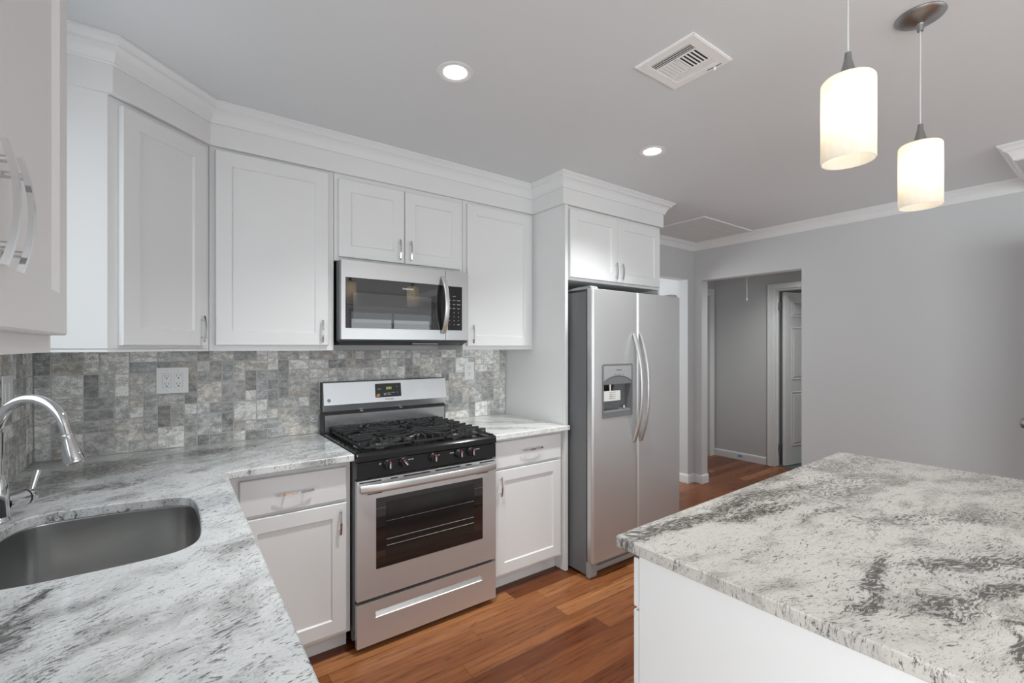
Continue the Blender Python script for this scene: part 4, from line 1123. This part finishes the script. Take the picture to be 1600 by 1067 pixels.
# ================================================================== REFRIGERATOR
FX0, FX1, FY, FT = 2.5055, 3.392, -.830, 1.752
fr = thing('refrigerator', (2.95, -.42, 0), 'stainless side-by-side refrigerator with an ice and water dispenser in the left door', 'refrigerator')
MB().box(FX0 + .002, FX1 - .002, -.775, -.035, .018, FT - .012, .003).build('body', M['body_grey'], fr)
MB().box(FX0 + .010, FX1 - .010, -.7865, -.7755, .10, FT - .016).build('door_gasket', M['plastic_black'], fr)
def fdoor(x0, x1, hole=None, r=.017, bow=.006, name='door'):
    yb = -.7870; pts = [(x0, yb)]
    for k in range(7):
        a = PI + (PI / 2) * k / 6; pts.append((x0 + r + r * math.cos(a), FY + r + r * math.sin(a)))
    xs_ = []
    inner = [x0 + r + (x1 - x0 - 2 * r) * k / 12 for k in range(1, 12)]
    if hole: inner = [x for x in inner if not (hole[0] - .01 < x < hole[1] + .01)] + [hole[0], hole[1], (hole[0] + hole[1]) / 2]
    inner.sort()
    for x in inner: pts.append((x, FY))
    for k in range(7):
        a = 1.5 * PI + (PI / 2) * k / 6; pts.append((x1 - r + r * math.cos(a), FY + r + r * math.sin(a)))
    pts.append((x1, yb))
    def by(x):
        t = (x - (x0 + x1) / 2) / ((x1 - x0) / 2); return -bow * (1 - t * t)
    pts = [(x, y + (by(x) if y < yb - .02 else 0)) for x, y in pts]
    zs = [.100, .104] + ([hole[2], hole[3]] if hole else []) + [FT - .004, FT]
    bm = bmesh.new(); grid = []
    cx_ = (x0 + x1) / 2
    for z in zs:
        e = .003 if z in (zs[0], zs[-1]) else 0
        row_ = []
        for x, y in pts:
            xx = x + (e if x < cx_ else -e) * (1 if abs(x - cx_) > (x1 - x0) / 2 - .002 else 0); yy = y + (e if y < -.80 else 0)
            row_.append(bm.verts.new((xx, yy, z)))
        grid.append(row_)
    for j in range(len(zs) - 1):
        for i in range(len(pts) - 1):
            if hole and zs[j] >= hole[2] - 1e-6 and zs[j + 1] <= hole[3] + 1e-6 and pts[i][0] >= hole[0] - 1e-6 and pts[i + 1][0] <= hole[1] + 1e-6 and pts[i][1] < FY + .002: continue
            bm.faces.new((grid[j][i], grid[j][i + 1], grid[j + 1][i + 1], grid[j + 1][i]))
        bm.faces.new((grid[j][0], grid[j + 1][0], grid[j + 1][-1], grid[j][-1]))
    bm.faces.new(grid[0]); bm.faces.new(grid[-1][::-1]); bmesh.ops.recalc_face_normals(bm, faces=bm.faces)
    o = MB(); o.bm.free(); o.bm = bm; return o.build(name, M['steel_v'], fr, smooth=35)
SPL = 2.919
HO = (2.592, 2.856, .975, 1.290)
dl = fdoor(FX0, SPL - .002, HO, name='freezer_door')
drr = fdoor(SPL + .002, FX1, None, name='refrigerator_door')
# handles
def fhandle(par, x, sgn):
    pts = []
    for i in range(27):
        t = -1 + 2 * i / 26
        pts.append((x, FY - .008 - .062 * (1 - abs(t) ** 2.3), 1.140 + t * .347))
    mb = MB(); mb.tube(pts, 1.0, seg=14, flat=(.0135, .0085), up=(0, -1, 0))
    mb.build('door_handle', M['steel_h'], par, smooth=50)
fhandle(dl, SPL - .040, 1); fhandle(drr, SPL + .026, 1)
# dispenser
dp = MB(); fx0, fx1, fz0, fz1 = 2.584, 2.863, .966, 1.297
yo = FY - .0085
# frame ring (outer rounded, inner cavity opening)
cavx0, cavx1, cavz0, cavz1 = 2.606, 2.842, 1.000, 1.200
def ringframe(mb, o, i, y0, y1, n_=4):
    O = rounded([(o[0], o[2]), (o[1], o[2]), (o[1], o[3]), (o[0], o[3])], .012, n_); I = rounded([(i[0], i[2]), (i[1], i[2]), (i[1], i[3]), (i[0], i[3])], .006, n_)
    n = len(O); vs = [(a, y0, b_) for a, b_ in O] + [(a, y0, b_) for a, b_ in I] + [(a, y1, b_) for a, b_ in O] + [(a, y1, b_) for a, b_ in I]; fs = []
    for k in range(n):
        k2 = (k + 1) % n; fs += [(k, k2, n + k2, n + k), (k, 2 * n + k, 2 * n + k2, k2), (n + k, n + k2, 3 * n + k2, 3 * n + k)]
    mb.raw(vs, fs)
ringframe(dp, (fx0, fx1, fz0, fz1), (fx0 + .010, fx1 - .010, fz0 + .012, fz1 - .010), yo, FY + .01)
dpo = dp.build('dispenser', M['plastic_grey'], dl, smooth=25)
# upper fascia
mb = MB(); arc = [(fx0 + .0105, fz1 - .0105), (fx0 + .0105, 1.190)]
for k in range(13):
    t = k / 12; arc.append((fx0 + .0105 + t * (fx1 - fx0 - .021), 1.190 + .034 * math.sin(PI * min(1, t)) ** .8))
arc += [(fx1 - .0105, fz1 - .0105)]
fas = MB().prism(arc, yo + .001, yo + .006, axis='y').build('fascia', M['plastic_lgrey'], dpo, smooth=20)
vis = [(fx0 + .0105, 1.170)] + [(fx0 + .0105 + k / 12 * (fx1 - fx0 - .021), 1.189 + .033 * math.sin(PI * k / 12) ** .8) for k in range(13)] + [(fx1 - .0105, 1.170)]
MB().prism(vis, yo + .003, yo + .020, axis='y').build('visor', M['plastic_grey'], dpo, smooth=20)
text('brand_lettering', 'FRIGIDAIRE', M['dark_ink'], fas, (2.735, yo + .0007, 1.258), X3, YN, .0105, .0002)
for k, s_ in enumerate(('CRUSHED', 'CUBED', 'WATER')): text('key_label', s_, M['dark_ink'], fas, (2.700 + k * .036, yo + .0007, 1.230), X3, YN, .0055, .0002)
# cavity walls
mb = MB(); cx0_, cx1_, cz0_, cz1_ = fx0 + .0105, fx1 - .0105, fz0 + .0125, 1.200; yb2 = FY + .040
vs = [(cx0_, yo + .004, cz0_), (cx1_, yo + .004, cz0_), (cx1_, yo + .004, cz1_), (cx0_, yo + .004, cz1_), (cx0_ + .006, yb2, cz0_ + .01), (cx1_ - .006, yb2, cz0_ + .01), (cx1_ - .006, yb2, cz1_), (cx0_ + .006, yb2, cz1_)]
mb.raw(vs, [(0, 1, 5, 4), (1, 2, 6, 5), (3, 7, 6, 2), (0, 4, 7, 3), (4, 5, 6, 7)])
mb.build('cavity', M['plastic_grey'], dpo, smooth=10)
MB().prism([(yo + .0035, fz0 + .012), (yo + .0035, 1.002), (yo + .010, 1.006), (FY + .038, 1.014), (FY + .038, fz0 + .020), (yo + .02, fz0 + .0125)], cx0_ + .0006, cx1_ - .0006, axis='x').build('drip_tray', M['plastic_grey'], dpo, smooth=15)
for (a, b_) in ((2.640, -22), (2.700, 12)):
    mb = MB(); mb.box(-.018, .018, 0, .006, -.055, 0, .003)
    mb.build('paddle', M['plastic_black'], dpo, mtx=Matrix.Translation((a, FY + .012, 1.176)) @ Matrix.Rotation(math.radians(b_), 4, 'Y') @ Matrix.Rotation(math.radians(14), 4, 'X'))
MB().tube([(2.668, FY + .010, 1.17), (2.668, FY + .008, 1.085)], .008, 12).build('water_spout', M['aluminum'], dpo)
pt = MB().box(2.606, 2.756, FY + .0015, FY + .0025, 1.068, 1.130).build('paper_tag', M['paper'], dpo, label='small printed paper tag hanging in the dispenser')
for k in range(4): text('tag_print', 'REMOVE BEFORE USE' if k % 2 == 0 else 'PLEASE READ GUIDE', M['dark_ink'], pt, (2.681, FY + .0012, 1.121 - k * .013), X3, YN, .0062, .0001)
MB().lathe([(0, 0), (.009, 0), (.009, .012), (.005, .020), (0, .020)], (2.808, FY + .018, 1.0135), 12).build('drain_cap', M['aluminum'], dpo)
# base grille and feet, hinge cover
mb = MB(); mb.box(FX0 + .060, FX1 - .060, -.812, -.79, .046, .070, .002).box(FX0 + .060, FX1 - .060, -.800, -.79, .072, .094, .002).box(FX0 + .060, FX1 - .060, -.796, -.776, .030, .094)
mb.build('base_grille', M['plastic_lgrey'], fr)
for sx_, x_ in ((1, FX0 + .002), (-1, FX1 - .002)):
    pl = [(-.774, .006), (-.803, .004), (-.810, .020), (-.812, .098), (-.774, .098)]
    mb = MB(); a, b_ = sorted((x_, x_ + sx_ * .058)); mb.prism(pl, a, b_, axis='x', bev=.003)
    mb.build('foot_cover', M['plastic_lgrey'], fr, smooth=20)
for x_ in (2.5075, 3.32):
    MB().prism([(-.812, FT + .0008), (-.60, FT + .0008), (-.60, FT + .006), (-.66, FT + .016), (-.800, FT + .019), (-.812, FT + .012)], x_ + .004, x_ + .064, axis='x', bev=.002).build('hinge_cover', M['plastic_lgrey'], fr)

# ================================================================== ISLAND
IA = math.radians(1.0); IX, IY = 1.4045, -1.9655; IL, IWd = 1.583, .775
ic = thing('island_cabinet', (IX + IL / 2 * math.cos(IA), IY - .40, 0), 'white kitchen island cabinet with plain end panel under the right granite slab', 'cabinet', IA)
ti = Matrix.Translation((IX, IY, 0)) @ Matrix.Rotation(IA, 4, 'Z')
def tb(mb, name, mat, par, **k): return mb.build(name, mat, par, mtx=ti, **k)
ix0, ix1, iy1, iy0 = .014, IL - .03, -.066, -IWd + .03
tb(MB().box(ix0 + .019, ix1 - .019, iy0 + .018, iy1 - .001, .09, ZC0 - .001), 'carcass', M['cab'], ic)
tb(MB().box(ix0, ix0 + .018, iy0, iy1, .001, ZC0 - .001, .001), 'end_panel', M['cab'], ic)
tb(MB().box(ix1 - .018, ix1, iy0, iy1, .001, ZC0 - .001, .001), 'end_panel', M['cab'], ic)
tb(MB().box(ix0 + .019, ix1 - .019, iy0, iy0 + .017, .001, ZC0 - .001, .001), 'back_panel', M['cab'], ic)
tb(MB().box(ix0 + .019, ix1 - .019, iy1 - .075, iy1 - .062, .0005, .0895), 'toe_kick', M['cab'], ic)
nfr = ti.to_3x3() @ Y3; ufr = ti.to_3x3() @ (-X3)
xw_ = (ix1 - ix0 - .006) / 3
for k in range(3):
    xa = ix1 - .002 - k * (xw_ + .001)
    if k == 2: xa = ix0 + xw_ + .0035
    o_ = ti @ Vector((xa, iy1 + .0005, .110))
    d_ = shaker(ic, 'door', o_, ufr, nfr, xw_, .628); pull(d_, ti @ Vector((xa - .03, iy1 + .0205, .665)), Z3, nfr)
    o_ = ti @ Vector((xa, iy1 + .0005, .748))
    d_ = shaker(ic, 'drawer_front', o_, ufr, nfr, xw_, .122, flat=True); pull(d_, ti @ Vector((xa - xw_ / 2, iy1 + .0205, .809)), ufr, nfr, .15)
io = thing('island_countertop', (IX, IY, ZC0), 'large swirled beige and grey granite slab on the kitchen island', 'countertop', IA)
def wi(x, y): return (x - IX, y - IY)
G3 = granite('granite_island', math.radians(-10), (.55, .525, .49), (.33, .31, .285), (.050, .044, .038),
             [(.20, -.035, -.12, .26, .040, 1.0), (.47, -.14, -.30, .20, .045, .95), (.62, -.09, -.12, .38, .060, .75), (1.0, -.20, -.22, .45, .10, .50), (1.35, -.10, -.1, .3, .12, .45), (.78, -.03, 0.0, .6, .028, .35),
              (.10, -.508, -.05, .07, .018, .8), (.30, -.490, .12, .17, .020, .9), (.52, -.585, -.55, .20, .040, .85), (.24, -.60, -.25, .12, .05, .7), (.40, -.66, -.45, .14, .035, .7),
              (.145, -.705, .45, .07, .016, 1.1), (.24, -.70, -1.2, .06, .012, 1.0), (.75, -.42, -.3, .22, .035, .45), (.62, -.28, -.15, .15, .02, .5), (.95, -.55, -.4, .25, .05, .5)],
             stretch=4.2, streak=.562, warp=.06, fine=46, seed=2.2, shift=.150, blue=.25, thread_band=1.0, thread_bg=1.0)
outer = rounded([(0, 0), (0, -IWd), (IL, -IWd), (IL, 0)], .010, 4)
slab(outer, [], ZC0, ZC1, .003).build('slab', G3, io, mtx=ti, smooth=25)

# ================================================================== LIGHT FITTINGS
def downlight(x, y, label, group=None, power=84.0, cone=118, blend=1.0):
    r = thing('recessed_light', (x, y, CEIL), label, 'light', group=group)
    z = CEIL
    MB().lathe([(.0720, z - .0006), (.0720, z - .0035), (.0690, z - .0050), (.0600, z - .0050), (.0500, z - .0025), (.0460, z - .0015), (.0460, z - .0006)], (x, y, 0), 40, close=True).build('trim_ring', M['trim'], r)
    MB().lathe([(0, z - .0016), (.0455, z - .0016), (.0455, z - .0006), (0, z - .0006)], (x, y, 0), 32).build('lens', M['lamp'], r)
    l = bpy.data.lights.new('downlight_beam', 'SPOT'); l.energy = power; l.spot_size = math.radians(cone); l.spot_blend = blend; l.shadow_soft_size = .045; l.color = (.98, 1, .985)
    o = bpy.data.objects.new('downlight_beam', l); COL.objects.link(o); o.parent = r; o.location = (0, 0, -.012)
downlight(1.372, -1.185, 'round recessed ceiling light nearest the left, in front of the microwave')
downlight(2.607, -1.180, 'round recessed ceiling light in front of the refrigerator, right of the other one')
for (x, y) in ((1.37, -3.6), (2.6, -3.6), (1.37, -5.0), (2.6, -5.0)):  # unseen downlights, put in for extra light on the kitchen
    downlight(x, y, 'unseen round recessed ceiling light added behind the camera', 'unseen recessed lights added behind the camera', power=62, cone=135, blend=1.0)

downlight(5.55, -.75, 'unseen round recessed light added in the hall ceiling', power=66, cone=140, blend=1.0)  # added out of view to brighten the hall
downlight(6.90, -.45, 'unseen round recessed light added in the bathroom ceiling beyond the hall', power=22, cone=140, blend=1.0)  # added out of view to brighten the dark bathroom doorway

def pendant(x, y, label):
    r = thing('pendant_light', (x, y, CEIL), label, 'lamp')
    MB().lathe([(0, CEIL - .0005), (.064, CEIL - .0005), (.0655, CEIL - .004), (.062, CEIL - .009), (.060, CEIL - .0095), (.057, CEIL - .013), (.045, CEIL - .020), (.022, CEIL - .026), (.012, CEIL - .030), (.0105, CEIL - .034), (.0080, CEIL - .052), (0, CEIL - .052)], (x, y, 0), 40).build('canopy', M['nickel'], r, smooth=45)
    MB().tube([(x, y, CEIL - .050), (x + .0006, y, 2.30), (x - .0005, y, 2.20), (x, y, 2.118)], .0022, 8).build('cord', M['cord'], r)
    MB().lathe([(0, 2.122), (.0065, 2.122), (.0085, 2.104), (.0090, 2.102), (.0150, 2.078), (.0200, 2.0640), (.0205, 2.0590), (0, 2.0590)], (x, y, 0), 28).build('socket_cap', M['nickel'], r, smooth=45)
    zt, zb_, R_ = 2.058, 1.856, .0565
    prof = [(.010, zt - .0005), (R_ - .010, zt - .0005), (R_ - .004, zt - .002), (R_ - .0005, zt - .007), (R_, zt - .014), (R_, zb_ + .003), (R_ - .001, zb_), (R_ - .003, zb_), (R_ - .004, zb_ + .003), (R_ - .004, zt - .012), (R_ - .007, zt - .006), (.010, zt - .0045)]
    sh = MB().lathe(prof, (x, y, 0), 48, close=True).build('glass_shade', M['shade'], r, smooth=50)
    bb = MB().lathe([(0, 2.050), (.013, 2.048), (.013, 2.020), (.016, 1.995), (.026, 1.972), (.030, 1.952), (.027, 1.934), (.017, 1.922), (0, 1.918)], (x, y, 0), 24).build('bulb', M['bulb'], r, smooth=60)
    l = bpy.data.lights.new('bulb_light', 'POINT'); l.energy = 7.5; l.shadow_soft_size = .031; l.color = (1, .90, .76)
    o = bpy.data.objects.new('bulb_light', l); COL.objects.link(o); o.parent = r; o.location = (0, 0, 1.952 - CEIL)
    bb.visible_shadow = True
pendant(1.811, -2.350, 'left and nearer of the two frosted glass cylinder pendant lights over the island')
pendant(2.431, -2.350, 'right and farther of the two frosted glass pendant lights, with its nickel canopy in view')

# ceiling register
VX0, VX1, VY0, VY1 = 1.912, 2.158, -1.868, -1.628
vt = thing('ceiling_vent', ((VX0 + VX1) / 2, (VY0 + VY1) / 2, CEIL), 'white square air register on the ceiling with slotted louvres', 'vent')
z = CEIL
mb = MB()
hx0, hx1, hy0_, hy1_ = VX0 + .035, VX1 - .035, VY0 + .035, VY1 - .035
for (a, b_, c_, d_) in ((VX0, VX1, VY0, hy0_), (VX0, VX1, hy1_, VY1), (VX0, hx0, hy0_, hy1_), (hx1, VX1, hy0_, hy1_)):
    mb.box(a, b_, c_, d_, z - .008, z - .0005)
mb.box(VX0 - .004, VX0 + .002, VY0 - .004, VY1 + .004, z - .006, z - .0006).box(VX1 - .002, VX1 + .004, VY0 - .004, VY1 + .004, z - .006, z - .0006)
mb.box(VX0, VX1, VY0 - .004, VY0 + .002, z - .006, z - .0006).box(VX0, VX1, VY1 - .002, VY1 + .004, z - .006, z - .0006)
mb.build('frame', M['plastic_white'], vt)
MB().box(hx0, hx1, hy0_, hy1_, z - .0025, z - .0008).build('duct_opening', M['slot'], vt)
mb = MB()
def lou(p0, p1, q0, q1, tilt, ax):
    cx_, cy_ = (p0 + p1) / 2, (q0 + q1) / 2; w_, h_ = p1 - p0, q1 - q0
    R_ = Matrix.Rotation(tilt, 4, 'X' if ax == 'x' else 'Y')
    mb.box(-w_ / 2, w_ / 2, -h_ / 2, h_ / 2, -.0006, .0006, mtx=Matrix.Translation((cx_, cy_, z - .0062)) @ R_)
xA, xB_ = hx0 + .040, hx1 - .040
# long louvres along y: open ones on the far-left side, closed-looking ones on the right side
for k in range(4): lou(hx0 + .007 + k * .0105 - .0014, hx0 + .007 + k * .0105 + .0014, hy0_, hy1_, .0, 'y')
for k in range(4): lou(hx1 - .004 - k * .0118 - .0051, hx1 - .004 - k * .0118 + .0051, hy0_, hy1_, .0, 'y')
mb.box(xA - .003, xA + .0035, hy0_, hy1_, z - .008, z - .004).box(xB_ - .0035, xB_ + .003, hy0_, hy1_, z - .008, z - .004)
my_ = (hy0_ + hy1_) / 2
mb.box(xA, xB_, my_ - .004, my_ + .004, z - .008, z - .004)
for k in range(6): lou(xA + .004, xB_ - .004, hy0_ + .004 + k * .0142 - .0028, hy0_ + .004 + k * .0142 + .0028, -.2, 'x')
for k in range(6): lou(xA + .004, xB_ - .004, hy1_ - .004 - k * .0140 - .0060, hy1_ - .004 - k * .0140 + .0060, .0, 'x')
mb.build('louvres', M['plastic_white'], vt, smooth=10)
mb = MB(); mb.box(VX1 - .018, VX1 - .014, VY0 + .030, VY0 + .085, z - .0086, z - .0078)
mb.build('lever_slot', M['slot'], vt)
MB().box(VX1 - .019, VX1 - .013, VY0 + .050, VY0 + .060, z - .022, z - .0086, .002).build('damper_lever', M['plastic_white'], vt)

# attic hatch: thin trimmed panel on the ceiling by the crown
hx0, hx1, hy0_, hy1_ = 4.005, 4.792, -.640, -.072
at_ = thing('attic_hatch', (4.4, -.36, CEIL), 'flat grey-white attic hatch panel on the ceiling near the hall corner', 'hatch')
mb = MB(); t_ = .030
MB().box(hx0, hx1, hy0_, hy1_, CEIL - .010, CEIL - .0006, .001).build('hatch_panel', M['ceil'], at_)
mb.box(hx0 - .006, hx1, hy0_ - .006, hy0_, CEIL - .012, CEIL - .0006, .001).box(hx0 - .006, hx0, hy0_, hy1_, CEIL - .012, CEIL - .0006, .001)
mb.build('edge_trim', M['trim'], at_)
mb = MB()
for k in range(3): mb.box(hx0 + .001, hx1 - .001, hy0_ + .13 + k * .15, hy0_ + .134 + k * .15, CEIL - .0108, CEIL - .0099)
mb.build('seam_lines', M['trim'], at_)

# pull cord in the hall
pc = thing('pull_cord', (5.6, -.184, CEIL), 'thin white pull cord with small end knob hanging from the hall ceiling', 'cord')
MB().tube([(5.6, -.184, CEIL - .001), (5.6, -.184, 1.93)], .0016, 6).build('string', M['plastic_white'], pc)
MB().lathe([(0, 0), (.004, .002), (.0055, .012), (.003, .022), (0, .024)], (5.6, -.184, 1.910), 12).build('pull_knob', M['plastic_white'], pc)
